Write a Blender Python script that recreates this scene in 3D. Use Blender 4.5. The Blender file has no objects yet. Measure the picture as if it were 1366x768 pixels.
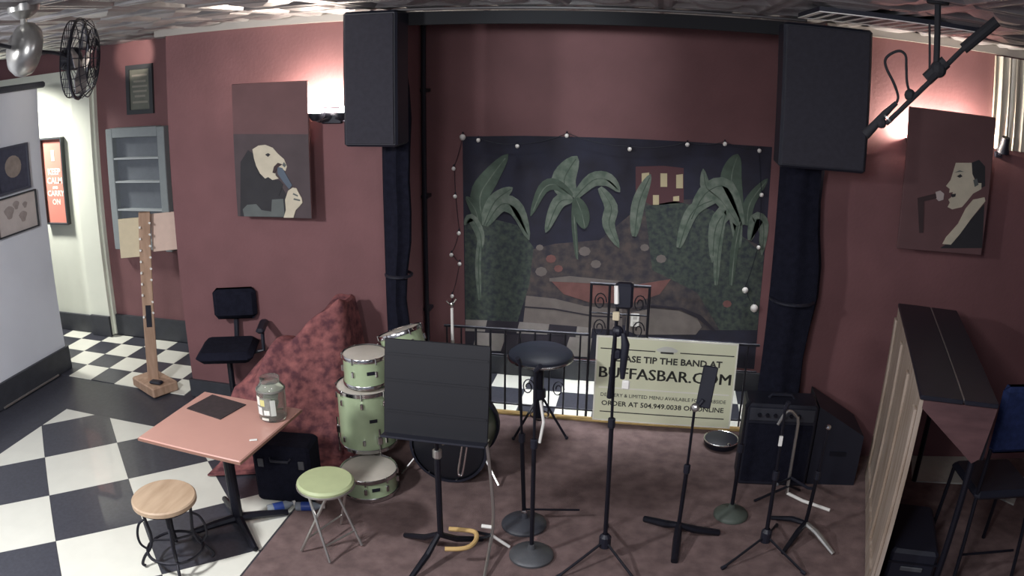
import bpy, math, random
from mathutils import Vector, Matrix
random.seed(7)
S = bpy.context.scene
COL = S.collection
PI = math.pi

# ------------------------------------------------------------------ camera
# wide equisolid security-camera lens, solved from the floor tiles and the verticals
F_PX, PITCH, ROLL, CH, YAW = 1056.08, .2935, .0083, 2.784, .1871
Fv = Vector((-math.sin(YAW)*math.cos(PITCH), math.cos(YAW)*math.cos(PITCH), -math.sin(PITCH)))
Rv = Vector((math.cos(YAW), math.sin(YAW), 0)); Uv = Rv.cross(Fv)
cR, sR = math.cos(ROLL), math.sin(ROLL)
Rv, Uv = Rv*cR + Uv*sR, Uv*cR - Rv*sR
cam_d = bpy.data.cameras.new('camera'); cam = bpy.data.objects.new('camera', cam_d); COL.objects.link(cam)
cam_d.sensor_width = 36; cam_d.lens = 25.5; cam_d.clip_start = .02
cam_d.type = 'PANO'
for holder in (cam_d, getattr(cam_d, 'cycles', None)):
    try:
        holder.panorama_type = 'FISHEYE_EQUISOLID'; holder.fisheye_lens = F_PX/1366*36; holder.fisheye_fov = PI
    except Exception:
        pass
cam.matrix_world = Matrix(((Rv.x, Uv.x, -Fv.x, 0), (Rv.y, Uv.y, -Fv.y, 0), (Rv.z, Uv.z, -Fv.z, CH), (0, 0, 0, 1)))
S.camera = cam

def ray(u, v):
    dx, dy = u-683, 384-v; r = max(math.hypot(dx, dy), 1e-9); th = 2*math.asin(r/(2*F_PX))
    return Rv*(math.sin(th)*dx/r) + Uv*(math.sin(th)*dy/r) + Fv*math.cos(th)
def fl(u, v, z=0.0):                      # photo pixel -> point at height z
    d = ray(u, v); t = (z-CH)/d.z; return Vector((d.x*t, d.y*t, z))
def wy(u, v, y):                          # photo pixel -> point on the wall plane y
    d = ray(u, v); t = y/d.y; return Vector((d.x*t, y, CH+d.z*t))
def wx(u, v, x):
    d = ray(u, v); t = x/d.x; return Vector((x, d.y*t, CH+d.z*t))

# ------------------------------------------------------------------ world, lights, exposure
w = bpy.data.worlds.new('world'); S.world = w; w.use_nodes = True
w.node_tree.nodes['Background'].inputs[0].default_value = (.76, .80, 1.0, 1)
w.node_tree.nodes['Background'].inputs[1].default_value = .245
S.view_settings.view_transform = 'Standard'
S.view_settings.look = 'None'
S.view_settings.exposure = 0.0
S.view_settings.gamma = 1.0
S.view_settings.use_curve_mapping = False

def area(name, loc, target, size, power, color):
    d = bpy.data.lights.new(name, 'AREA'); d.shape = 'DISK'; d.size = size; d.energy = power; d.color = color
    o = bpy.data.objects.new(name, d); COL.objects.link(o); o.location = loc
    o.rotation_euler = (Vector(target)-Vector(loc)).to_track_quat('-Z', 'Y').to_euler(); return o
area('unseen_ceiling_light', (-3.3, 1.2, 3.0), (-3.3, 2.8, 0), .35, 138, (.98, .98, 1))
area('unseen_ceiling_light', (-1.0, -.4, 3.0), (-1.0, 2.6, 0), .5, 62, (.97, .97, 1))
area('unseen_ceiling_light', (.0, 1.7, 3.05), (.1, 3.4, 0), .8, 38, (.95, .95, 1))  # added overhead fill that brightens the stage floor, no known fixture there
area('hall_ceiling_light', (-6.75, 5.7, 2.9), (-6.4, 6.3, 1.0), .3, 46, (1, .99, .93)).data.spread = math.radians(115)
al_ = area('alcove_ceiling_light', (-.4, 6.02, 3.1), (-.4, 6.0, 0), .1, 17, (.92, .95, 1)); al_.data.shape = 'RECTANGLE'; al_.data.size = 2.3; al_.data.size_y = .1; al_.data.spread = math.radians(46)
sd = bpy.data.lights.new('track_spotlight', 'SPOT'); sd.energy = 280; sd.spot_size = math.radians(24); sd.spot_blend = 1; sd.shadow_soft_size = .06; sd.color = (.9, .98, 1)
hs = bpy.data.lights.new('hall_spotlight', 'SPOT'); hs.energy = 30; hs.spot_size = math.radians(40); hs.spot_blend = .5; hs.shadow_soft_size = .03; hs.color = (1, .85, .75)
hs_ = bpy.data.objects.new('hall_spotlight', hs); COL.objects.link(hs_); hs_.location = (-4.75, 5.75, 3.04); hs_.rotation_euler = (Vector((-5.02, 6.42, 2.98))-hs_.location).to_track_quat('-Z', 'Y').to_euler()
so_ = bpy.data.objects.new('track_spotlight', sd); COL.objects.link(so_); so_.location = (-.6, 1.6, 3.0); so_.rotation_euler = (Vector((-.72, 6.44, 2.62))-so_.location).to_track_quat('-Z', 'Y').to_euler()

# ------------------------------------------------------------------ materials
def lin(c):
    if isinstance(c, str): c = tuple(int(c[i:i+2], 16)/255 for i in (0, 2, 4))
    return tuple((x/12.92 if x <= .04045 else ((x+.055)/1.055)**2.4) for x in c)
MATS = {}
def mat(name, c, rough=.6, metal=0., noise=0., scale=20., c2=None, bump=0., bscale=60., spec=.5, emit=0., trans=0., coat=0.):
    if name in MATS: return MATS[name]
    m = bpy.data.materials.new(name); m.use_nodes = True; nt = m.node_tree; b = nt.nodes['Principled BSDF']
    L = lin(c); b.inputs['Base Color'].default_value = (*L, 1); b.inputs['Roughness'].default_value = rough
    b.inputs['Metallic'].default_value = metal; b.inputs['Specular IOR Level'].default_value = spec
    if coat: b.inputs['Coat Weight'].default_value = coat
    if trans: b.inputs['Transmission Weight'].default_value = trans; b.inputs['IOR'].default_value = 1.25
    if emit: b.inputs['Emission Color'].default_value = (*L, 1); b.inputs['Emission Strength'].default_value = emit
    if noise or bump: tc = nt.nodes.new('ShaderNodeTexCoord')
    if noise:
        n = nt.nodes.new('ShaderNodeTexNoise'); n.inputs['Scale'].default_value = scale; n.inputs['Detail'].default_value = 5
        r = nt.nodes.new('ShaderNodeValToRGB'); nt.links.new(tc.outputs['Object'], n.inputs['Vector'])
        nt.links.new(n.outputs['Fac'], r.inputs['Fac']); r.color_ramp.elements[0].position = .35; r.color_ramp.elements[1].position = .68
        L2 = lin(c2) if c2 else tuple(x*(1-noise) for x in L)
        r.color_ramp.elements[0].color = (*L2, 1); r.color_ramp.elements[1].color = (*L, 1)
        nt.links.new(r.outputs['Color'], b.inputs['Base Color'])
    if bump:
        n2 = nt.nodes.new('ShaderNodeTexNoise'); n2.inputs['Scale'].default_value = bscale; n2.inputs['Detail'].default_value = 4
        bp = nt.nodes.new('ShaderNodeBump'); bp.inputs['Strength'].default_value = bump; bp.inputs['Distance'].default_value = .01
        nt.links.new(tc.outputs['Object'], n2.inputs['Vector']); nt.links.new(n2.outputs['Fac'], bp.inputs['Height'])
        nt.links.new(bp.outputs['Normal'], b.inputs['Normal'])
    MATS[name] = m; return m
def wood(name, c, c2, scale=(30, 30, 3), rough=.55):
    if name in MATS: return MATS[name]
    m = bpy.data.materials.new(name); m.use_nodes = True; nt = m.node_tree; b = nt.nodes['Principled BSDF']; b.inputs['Roughness'].default_value = rough
    tc = nt.nodes.new('ShaderNodeTexCoord'); mp = nt.nodes.new('ShaderNodeMapping'); mp.inputs['Scale'].default_value = scale
    n = nt.nodes.new('ShaderNodeTexNoise'); n.inputs['Scale'].default_value = 1; n.inputs['Detail'].default_value = 6
    r = nt.nodes.new('ShaderNodeValToRGB'); r.color_ramp.elements[0].position = .3; r.color_ramp.elements[1].position = .7
    r.color_ramp.elements[0].color = (*lin(c2), 1); r.color_ramp.elements[1].color = (*lin(c), 1)
    nt.links.new(tc.outputs['Object'], mp.inputs[0]); nt.links.new(mp.outputs[0], n.inputs['Vector']); nt.links.new(n.outputs['Fac'], r.inputs[0]); nt.links.new(r.outputs[0], b.inputs['Base Color'])
    MATS[name] = m; return m

RED = mat('red_wall_paint', '775153', .75, noise=.14, scale=3, bump=.12, bscale=40)
HALLRED = mat('hall_red_paint', '7a5557', .7, noise=.12, scale=4, bump=.1)
BLUEW = mat('blue_grey_paint', 'dee2ea', .6, noise=.06, scale=2, bump=.08)
WHITEW = mat('white_wall_paint', 'dfe2d4', .6, noise=.05, scale=3)
BASEB = mat('dark_baseboard', '3c3e44', .5, noise=.2, scale=12)
BTILE = mat('black_tile', '44454e', .35, noise=.25, scale=40, coat=.2)
WTILE = mat('white_tile', 'e6e6da', .35, noise=.05, scale=6, coat=.2)
GROUT = mat('dark_vinyl_floor', '40414a', .4, noise=.25, scale=30, coat=.1)
CARPET = mat('maroon_carpet', '84706e', .95, noise=.35, scale=9, bump=.6, bscale=220, spec=.1)
TAN = mat('tan_wood_edge', 'b89a62', .6, noise=.15)
TIN = mat('pressed_tin', 'a8a6a8', .38, metal=.45, noise=.25, scale=6, bump=.5, bscale=9)
BLACK = mat('black_plastic', '1b1d29', .5)
BLACKM = mat('black_metal', '191a24', .4, metal=.3)
IRON = mat('wrought_iron', '26262e', .5, metal=.4)
CLOTHB = mat('black_cloth', '1d1e2a', .95, noise=.3, scale=25, bump=.4, bscale=150, spec=.1)
CHROME = mat('chrome', 'd8d8d8', .18, metal=1)
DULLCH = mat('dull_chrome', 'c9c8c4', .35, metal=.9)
GREEN = mat('green_drum_wrap', 'b2c49e', .3, noise=.18, scale=5, coat=.4)
DHEAD = mat('drum_head', 'cfc9bd', .6, noise=.12, scale=7)
GSEAT = mat('green_seat', 'b4bf92', .5, noise=.05)
STOOLW = wood('stool_wood', 'c2aa90', 'a58c72', (14, 3, 8))
PALEW = wood('pale_wood', 'b89a84', '9a7c66', (25, 25, 3))
PIANOW = wood('raw_piano_wood', 'b2a498', '92806f', (20, 20, 2.5))
PIANOR = wood('red_brown_wood', '64494a', '4f393b', (6, 20, 20), .4)
PIANOB = mat('black_lacquer', '1e1f2a', .4, noise=.2, scale=12)
TABLE = mat('salmon_tabletop', 'c6988b', .35, noise=.05, scale=5, coat=.3)
MATTE = mat('dark_placemat', '3b3234', .7, noise=.3, scale=30)
FLORAL = mat('red_floral_cloth', '96605e', .9, noise=.5, scale=16, c2='5a3a40', bump=.5, bscale=30, spec=.1)
CREAM = mat('cream_board', 'cfc2a4', .7, noise=.06)
PINKB = mat('pale_pink_board', 'd9bfb0', .7, noise=.06)
WHITEP = mat('white_plastic', 'e8e6e0', .5)
GREYM = mat('grey_metal_base', '5c5e62', .5, metal=.3, noise=.15)
BLUEC = mat('blue_fabric', '26325a', .9, noise=.3, scale=30, spec=.2)
GREYV = mat('grey_vinyl', 'b4b6ae', .6, noise=.1)
SHELFG = mat('grey_shelf_paint', '8d9496', .6, noise=.06)
SHELFD = mat('grey_shelf_back', '6b7178', .7, noise=.1)
BULB = mat('bulb_glow', 'fff2e0', .5, emit=1050)
PALEB = mat('unlit_globe_bulb', 'dcd8d2', .4)

# ------------------------------------------------------------------ mesh helpers
class MB:
    def __init__(s): s.v = []; s.f = []
    def add(s, vs, fs, M=None):
        o = len(s.v); s.v += [tuple(M @ Vector(p)) for p in vs] if M else [tuple(p) for p in vs]
        s.f += [tuple(i+o for i in f) for f in fs]; return s
    def box(s, c, d, M=None, bev=0.0):
        x, y, z = d[0]/2, d[1]/2, d[2]/2; c = Vector(c)
        if bev <= 0:
            vs = [c+Vector((i*x, j*y, k*z)) for k in (-1, 1) for j in (-1, 1) for i in (-1, 1)]
            return s.add(vs, [(0, 2, 3, 1), (4, 5, 7, 6), (0, 1, 5, 4), (2, 6, 7, 3), (0, 4, 6, 2), (1, 3, 7, 5)], M)
        b = min(bev, x*.95, y*.95, z*.95); rings = []
        for zz, ins in ((-z, b), (-z+b, 0), (z-b, 0), (z, b)):
            X, Y = x-ins, y-ins; q = b if ins == 0 else b*.6
            rings.append([(X-q, -Y), (X, -Y+q), (X, Y-q), (X-q, Y), (-X+q, Y), (-X, Y-q), (-X, -Y+q), (-X+q, -Y)]); rings[-1] = [c+Vector((a, e, zz)) for a, e in rings[-1]]
        vs = [p for r in rings for p in r]; fs = [tuple(range(7, -1, -1)), tuple(range(24, 32))]
        for k in range(3):
            for i in range(8): fs.append((k*8+i, k*8+(i+1) % 8, (k+1)*8+(i+1) % 8, (k+1)*8+i))
        return s.add(vs, fs, M)
    def tube(s, pts, r, n=8, cap=True, closed=False):
        pts = [Vector(p) for p in pts]; N = len(pts); rs = r if isinstance(r, (list, tuple)) else [r]*N
        vs = []; up = None
        for i, p in enumerate(pts):
            a = pts[(i-1) % N] if (i > 0 or closed) else p; b = pts[(i+1) % N] if (i < N-1 or closed) else p
            t = (b-a).normalized()
            if up is None: up = Vector((0, 0, 1)) if abs(t.z) < .9 else Vector((1, 0, 0))
            e1 = (up - t*up.dot(t)); e1 = e1.normalized() if e1.length > 1e-6 else t.orthogonal().normalized(); up = e1; e2 = t.cross(e1)
            for k in range(n):
                an = 2*PI*k/n; vs.append(p + (e1*math.cos(an)+e2*math.sin(an))*rs[i])
        fs = []
        for i in range(N if closed else N-1):
            for k in range(n): a = i*n; b = ((i+1) % N)*n; fs.append((a+k, a+(k+1) % n, b+(k+1) % n, b+k))
        if cap and not closed: fs += [tuple(range(n-1, -1, -1)), tuple(range((N-1)*n, N*n))]
        return s.add(vs, fs)
    def lathe(s, prof, c=(0, 0, 0), n=24, M=None):
        c = Vector(c); vs = []; fs = []
        for r, z in prof:
            for k in range(n): an = 2*PI*k/n; vs.append(c+Vector((max(r, 1e-4)*math.cos(an), max(r, 1e-4)*math.sin(an), z)))
        for i in range(len(prof)-1):
            for k in range(n): fs.append((i*n+k, i*n+(k+1) % n, (i+1)*n+(k+1) % n, (i+1)*n+k))
        return s.add(vs, fs, M)
    def ring(s, c, R, r, n=24, m=6, M=None):
        pts = [Vector((R*math.cos(2*PI*k/n), R*math.sin(2*PI*k/n), 0)) for k in range(n)]
        t = MB().tube(pts, r, m, closed=True); c = Vector(c)
        return s.add([Vector(p)+c for p in t.v] if M is None else [M @ Vector(p) for p in t.v], t.f)
    def sphere(s, c, r, n=12, m=8, sc=(1, 1, 1)):
        c = Vector(c); prof = [(math.sin(PI*i/m)*r, -math.cos(PI*i/m)*r) for i in range(m+1)]
        t = MB().lathe(prof, (0, 0, 0), n); return s.add([c+Vector((p[0]*sc[0], p[1]*sc[1], p[2]*sc[2])) for p in t.v], t.f)
    def prism(s, poly, d, M=None):            # polygon (x, y) in a plane, extruded along +z by d
        n = len(poly); vs = [(p[0], p[1], 0) for p in poly]+[(p[0], p[1], d) for p in poly]
        ar = sum(poly[i][0]*poly[(i+1) % n][1]-poly[(i+1) % n][0]*poly[i][1] for i in range(n))
        fs = [tuple(range(n-1, -1, -1)), tuple(range(n, 2*n))]+[(i, (i+1) % n, n+(i+1) % n, n+i) for i in range(n)]
        if ar < 0: fs = [tuple(reversed(f)) for f in fs]
        return s.add(vs, fs, M)
    def mesh(s, name, m, smooth=False):
        me = bpy.data.meshes.new(name); me.from_pydata(s.v, [], s.f); me.update()
        if m: me.materials.append(m)
        if smooth:
            me.polygons.foreach_set('use_smooth', [True]*len(me.polygons))
            try: me.set_sharp_from_angle(angle=.7)
            except Exception: pass
        return me
    def build(s, name, m, parent=None, smooth=False):
        return link(name, s.mesh(name, m, smooth), parent)
def link(name, me, parent=None, loc=None):
    o = bpy.data.objects.new(name, me); COL.objects.link(o)
    if parent: o.parent = parent
    if loc: o.location = loc
    return o
def tag(o, label, cat, group=None):
    o['label'] = label; o['category'] = cat
    if group: o['group'] = group
    return o
def thing(name, label, cat, loc=(0, 0, 0), rz=0., group=None):
    o = bpy.data.objects.new(name, None); COL.objects.link(o); o.location = loc; o.rotation_euler = (0, 0, rz); o.empty_display_size = .1
    return tag(o, label, cat, group)
def struct(name, mb, m, label=None, parent=None):
    o = mb.build(name, m, parent)
    if not parent: o['kind'] = 'structure'
    if label: o['label'] = label
    return o
def WALLM(y, off=0.):                          # plane helper: (x, z) drawings on a wall facing -y, thickness towards the room
    return Matrix(((1, 0, 0, 0), (0, 0, -1, y-off), (0, 1, 0, 0), (0, 0, 0, 1)))
def cat(pts, m=5):                            # smooth curve through the points
    pts = [Vector(p) for p in pts]; out = []
    for k in range(len(pts)-1):
        p0, p1, p2, p3 = pts[max(k-1, 0)], pts[k], pts[k+1], pts[min(k+2, len(pts)-1)]
        for i in range(m):
            t = i/m; out.append(.5*((2*p1)+(p2-p0)*t+(2*p0-5*p1+4*p2-p3)*t*t+(3*p1-p0-3*p2+p3)*t**3))
    return out+[pts[-1]]
def local(pts, base): return [Vector(p)-Vector(base) for p in pts]
def text_mesh(name, s, size, m, M, align='CENTER', bold=0.0, width=None):
    cu = bpy.data.curves.new(name, 'FONT'); cu.body = s; cu.size = size; cu.align_x = align; cu.align_y = 'CENTER'; cu.extrude = .001; cu.offset = bold; cu.resolution_u = 2
    o = bpy.data.objects.new(name, cu); COL.objects.link(o); bpy.context.view_layer.update()
    me = bpy.data.meshes.new_from_object(o.evaluated_get(bpy.context.evaluated_depsgraph_get())); bpy.data.objects.remove(o)
    if width:
        xs = [v.co.x for v in me.vertices]; k = width/(max(xs)-min(xs))
        for v in me.vertices: v.co.x *= k
    me.transform(M); me.materials.clear(); me.materials.append(m); return me

# ------------------------------------------------------------------ structure
FY, BY, HY, CZ = 5.28, 6.44, 6.42, 3.12        # front red wall, stage back wall, hall wall, ceiling
AL, AR = -1.98, 1.10
floor = struct('floor', MB().box((-1, 2.8, -.06), (14, 8.4, .1)), GROUT, 'dark vinyl floor with tile patches')
def clip(poly, x0, x1, y0, y1):
    for ax, lim, sg in ((0, x0, 1), (0, x1, -1), (1, y0, 1), (1, y1, -1)):
        out = []
        for i in range(len(poly)):
            a, b = poly[i], poly[(i+1) % len(poly)]; da, db = (a[ax]-lim)*sg, (b[ax]-lim)*sg
            if da >= 0: out.append(a)
            if da*db < 0: t = da/(da-db); out.append((a[0]+(b[0]-a[0])*t, a[1]+(b[1]-a[1])*t))
        poly = out
        if len(poly) < 3: return []
    return poly
def tiles(ox, oy, t, ang, ri, rj, box, white_odd):
    c, s_ = math.cos(ang), math.sin(ang); g = .0015
    for i in ri:
        for j in rj:
            P = []
            for a, b in ((i+g/t, j+g/t), (i+1-g/t, j+g/t), (i+1-g/t, j+1-g/t), (i+g/t, j+1-g/t)):
                P.append((ox+t*(a*c+b*s_), oy+t*(a*s_-b*c)))
            P = clip(P, *box)
            if len(P) < 3: continue
            ar = abs(sum(P[k][0]*P[(k+1) % len(P)][1]-P[(k+1) % len(P)][0]*P[k][1] for k in range(len(P))))/2
            if ar < .0015: continue
            wh = ((i+j) % 2 == 1) == white_odd
            cx = sum(p[0] for p in P)/len(P); cy = sum(p[1] for p in P)/len(P)
            o = MB().prism([(p[0]-cx, p[1]-cy) for p in P], .006).build('tile', WTILE if wh else BTILE, floor); o.location = (cx, cy, -.010)
tiles(-4.8468, 4.2755, .628, PI/4, range(-2, 8), range(-3, 8), (-4.84, -2.17, 1.2, 4.63), True)
tiles(-6.2762, 6.4795, .3048, 0, range(-2, 8), range(0, 4), (-6.9, -3.92, 5.26, 6.40), False)
tiles(-1.3424, 6.4455, .3048, 0, range(-2, 8), range(0, 3), (AL+.01, AR, 5.66, 6.42), False)
struct('trim_1', MB().box((-.42, 5.64, .004), (3.05, .06, .016)), TAN, 'tan wooden threshold at the stage edge')
struct('carpet', MB().box((1.4, 2.3, -.003), (7.1, 6.6, .014)), CARPET, 'maroon carpet covering the stage', floor)

# walls
struct('wall_front_left', MB().box(((-3.81+AL)/2+.03, FY+.09, CZ/2), (AL+3.81+.06, .18, CZ)), RED)
struct('wall_front_right', MB().box(((AR+4.9)/2, FY+.09, CZ/2), (4.9-AR, .18, CZ)), RED)
struct('wall_back', MB().box(((AL+AR)/2, BY+.06, CZ/2), (AR-AL+.5, .12, CZ)), RED)
struct('wall_alcove_left', MB().box((AL-.05, (FY+BY)/2+.1, CZ/2), (.1, BY-FY-.16, CZ)), RED)
struct('wall_alcove_right', MB().box((AR+.05, (FY+BY)/2+.1, CZ/2), (.1, BY-FY-.16, CZ)), RED)
struct('wall_hall', MB().box((-5.4, HY+.08, CZ/2+.1), (6.4, .12, CZ+.2)), HALLRED)
struct('wall_hall_white', MB().box((-7.2, HY+.0, 1.45), (3.2, .06, 2.88)), WHITEW)
struct('trim_2', MB().box((-5.76, HY-.055, 1.45), (.27, .05, 2.88)), WHITEW, 'white pilaster at the hall corner')
struct('wall_left', MB().box((-5.58, 2.4, 1.375), (.16, 6.04, 2.75)), BLUEW)
struct('trim_3', MB().box((-5.56, 2.42, 2.78), (.26, 6.12, .06), bev=.015), mat('dark_cap', '45474e', .5), 'dark cap rail on the blue partition wall')
struct('wall_right', MB().box((4.9, 2.6, CZ/2), (.12, 5.4, CZ)), RED)
struct('baseboard_left', MB().box((-5.485, 2.4, .115), (.03, 6.06, .23)).box((-5.58, 5.435, .115), (.2, .03, .23)), BASEB)
struct('baseboard_front', MB().box((-2.9, FY-.012, .08), (1.87, .024, .16)).box((-3.822, FY+.09, .08), (.024, .2, .16)), BASEB)
struct('baseboard_hall', MB().box((-4.8, HY+.005, .115), (1.7, .03, .23)).box((-6.8, HY-.045, .1), (1.9, .03, .2)).box((-5.76, HY-.095, .115), (.28, .03, .23)), BASEB)
struct('baseboard_back', MB().box((-.43, BY-.012, .085), (AR-AL, .024, .17)), BASEB)
struct('trim_4', MB().tube([(-5.455, 4.38, .012), (-5.455, 5.2, .012)], .012, 8), DULLCH, 'pale strip for light reflected off the shoe moulding under the blue wall')  # short pale length stands in for light reflected along the floor line

# pressed tin ceiling: one panel mesh shared by all panels
ceil = struct('ceiling', MB().box((-1, 2.8, CZ+.08), (14, 8.4, .1)), mat('ceiling_dark', '55565c', .6))
P = .61; pm = MB()
def sq(h, z): return [(-h, -h, z), (h, -h, z), (h, h, z), (-h, h, z)]
rings = [sq(P/2, 0), sq(P/2-.03, -.012), sq(P/2-.05, -.012), sq(P/2-.08, .012), sq(.15, .012), sq(.12, -.008), sq(.05, -.022)]
pm.add([p for r in rings for p in r], [(a*4+k, (a+1)*4+k, (a+1)*4+(k+1) % 4, a*4+(k+1) % 4) for a in range(len(rings)-1) for k in range(4)]+[(27, 26, 25, 24)])
pme = pm.mesh('ceiling_panel', TIN)
for i in range(-12, 6):
    for j in range(2, 11):
        x, y = .3+i*P, .2+j*P
        if y > 5.3 and not (-7 < x < 1.6): continue
        if y < 2 and x > -2: continue
        link('ceiling_panel', pme, ceil, (x, y, CZ))
struct('trim_5', MB().box((-2.9, FY-.02, CZ-.03), (2.0, .04, .06)).box((2.6, FY-.02, CZ-.03), (3.0, .04, .06)), mat('cornice', 'a9a49e', .5, metal=.4), 'pale metal cornice under the tin ceiling')

# ------------------------------------------------------------------ stage frame: beam, drapes, loudspeakers
bm = thing('stage_beam', 'black lighting beam spanning the top of the stage opening', 'beam', (-.45, 5.02, 3.0))
MB().box((0, 0, .04), (2.75, .09, .085)).build('beam_bar', mat('beam_black', '0f1016', .8), bm)
MB().tube([(-1.3, -.07, .1), (1.35, -.07, .1)], .010, 6).build('conduit', mat('conduit_grey', '4a4648', .5), bm)
def drape(x0, x1, z0, z1, y, label, seed):
    rnd = random.Random(seed); m = MB(); n = 28; rows = 14; vs = []
    ph = [rnd.uniform(0, 6) for _ in range(4)]
    for r in range(rows+1):
        t = r/rows; z = z1+(z0-z1)*t
        wv = .012*math.sin(3.1*z+ph[0])+.008*math.sin(7*z+ph[1])
        for k in range(n):
            a = 2*PI*k/n; rx = (x1-x0)/2*(1+.10*math.sin(5*a+ph[2]+.6*z))+wv; ry = .075*(1+.16*math.sin(6*a+ph[3]))
            vs.append(((x0+x1)/2+rx*math.cos(a)+wv, y+ry*math.sin(a), z))
    fs = [(r*n+k, r*n+(k+1) % n, (r+1)*n+(k+1) % n, (r+1)*n+k) for r in range(rows) for k in range(n)]+[tuple(range(n)), tuple(range((rows+1)*n-1, rows*n-1, -1))]
    base = Vector(((x0+x1)/2, y, z0)); t_ = thing('stage_drape', label, 'curtain', base)
    m.add([Vector(v)-base for v in vs], fs).build('cloth', CLOTHB, t_, True)
    MB().ring((0, 0, (z1-z0)*.42), (x1-x0)/2*1.02, .012, 20, 6).build('tie_band', BLACK, t_)
    return t_
drape(-1.87, -1.69, .005, 3.0, 5.10, 'narrow black gathered stage drape beside the red alcove corner and drums', 3)
drape(.80, 1.10, .005, 3.0, 5.10, 'wide black gathered stage drape between the mural and the black amplifier', 5)
def pa(c, d, label):
    t_ = thing('loudspeaker', label, 'loudspeaker', (c[0], c[1], c[2]-d[2]/2))
    MB().box((0, 0, d[2]/2), d, bev=.015).build('cabinet', BLACK, t_)
    MB().box((0, -d[1]/2-.004, d[2]/2), (d[0]-.04, .012, d[2]-.04), bev=.004).build('grille', mat('speaker_cloth', '302f38', .9, noise=.2, scale=30), t_)
    for zz in (.15, .85): MB().tube([(0, d[1]/2-.02, d[2]*zz), (0, d[1]/2+.03, d[2]*zz)], .02, 8).build('mount', BLACKM, t_)
pa((-1.825, 4.85, 2.65), (.37, .24, .88), 'tall black hanging loudspeaker next to the glowing twin wall sconce')
pa((1.00, 4.85, 2.63), (.56, .24, .88), 'wide black hanging loudspeaker at the end of the beam near the hanging microphone')


pw = wy(567, 300, 6.30); pp = thing('wall_pipe', 'thin black vertical pipe in the red alcove corner left of the mural', 'pipe', (pw.x, 6.30, .0))
MB().tube([(0, 0, .0), (0, 0, 3.06)], .022, 10).build('tube', BLACKM, pp)
for z in (.6, 1.6, 2.5): MB().box((0, .05, z), (.06, .12, .03), bev=.004).build('bracket', BLACKM, pp)

# ------------------------------------------------------------------ wall sconces
def sconce(x, z, label, bulbs):
    t_ = thing('wall_sconce', label, 'sconce', (x, FY, z))
    MB().box((0, -.012, -.03), (.16, .024, .12), bev=.006).build('back_plate', BLACKM, t_)
    for bx, by in bulbs:
        MB().tube([(bx*.3, -.02, -.05), (bx, by*.6, -.07), (bx, by, -.06)], .008, 6).build('arm', BLACKM, t_)
        MB().lathe([(.008, -.062), (.035, -.058), (.058, -.03), (.066, 0), (.061, 0), (.053, -.028), (.03, -.052), (.006, -.055)], (bx, by, 0), 20).build('bowl', BLACKM, t_, True)
        MB().sphere((bx, by, .006), .034).build('bulb', BULB, t_, True)
sconce(-2.33, 2.405, 'twin wall sconce with glowing bulbs beside the singer canvas with a raised microphone hand', [(-.075, -.11), (.12, -.075)])
sconce(1.82, 2.405, 'twin wall sconce with glowing bulbs hidden behind the profile singer canvas', [(-.075, -.075), (.24, -.075)])

# ------------------------------------------------------------------ singer canvases
SKIN = mat('painted_skin', 'c4bba6', .7, noise=.12, scale=14); DARKP = mat('painted_black', '2b2a2e', .75, noise=.2, scale=10)
GREYP = mat('painted_grey', '5c6160', .75, noise=.15, scale=10); BROWNP = mat('painted_red_ground', '66494a', .8, noise=.15, scale=5); DUSK = mat('painted_dusk', '3f2f31', .8, noise=.2, scale=6)
STEELP = mat('painted_steel', '4f5a68', .7)
def canvas(label, corners, shapes, y):
    (x0, z0), (x1, z1) = corners
    t_ = thing('canvas_painting', label, 'painting', ((x0+x1)/2, FY, z0))
    bx, bz = (x0+x1)/2, z0
    MB().box((0, y-FY+.012, (z1-z0)/2), (x1-x0, .024, z1-z0), bev=.004).build('canvas_board', BROWNP, t_)
    for sx in (-1, 1): MB().box((sx*(x1-x0)*.36, (y-FY)/2+.012, .3), (.03, FY-y-.026, .5)).build('standoff', BLACKM, t_)
    for i, (nm, m, poly) in enumerate(shapes):
        q = [(wy(u, v, y).x-bx, wy(u, v, y).z-bz) for u, v in poly]
        q = [(min(max(a, -(x1-x0)/2+.002), (x1-x0)/2-.002), min(max(b, .002), z1-z0-.002)) for a, b in q]
        MB().prism(q, .0012+.0008*i, WALLM(y-FY)).build(nm, m, t_)
cy = 5.11
L1, L2 = wy(313, 290, cy), wy(412, 109, cy)
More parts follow.
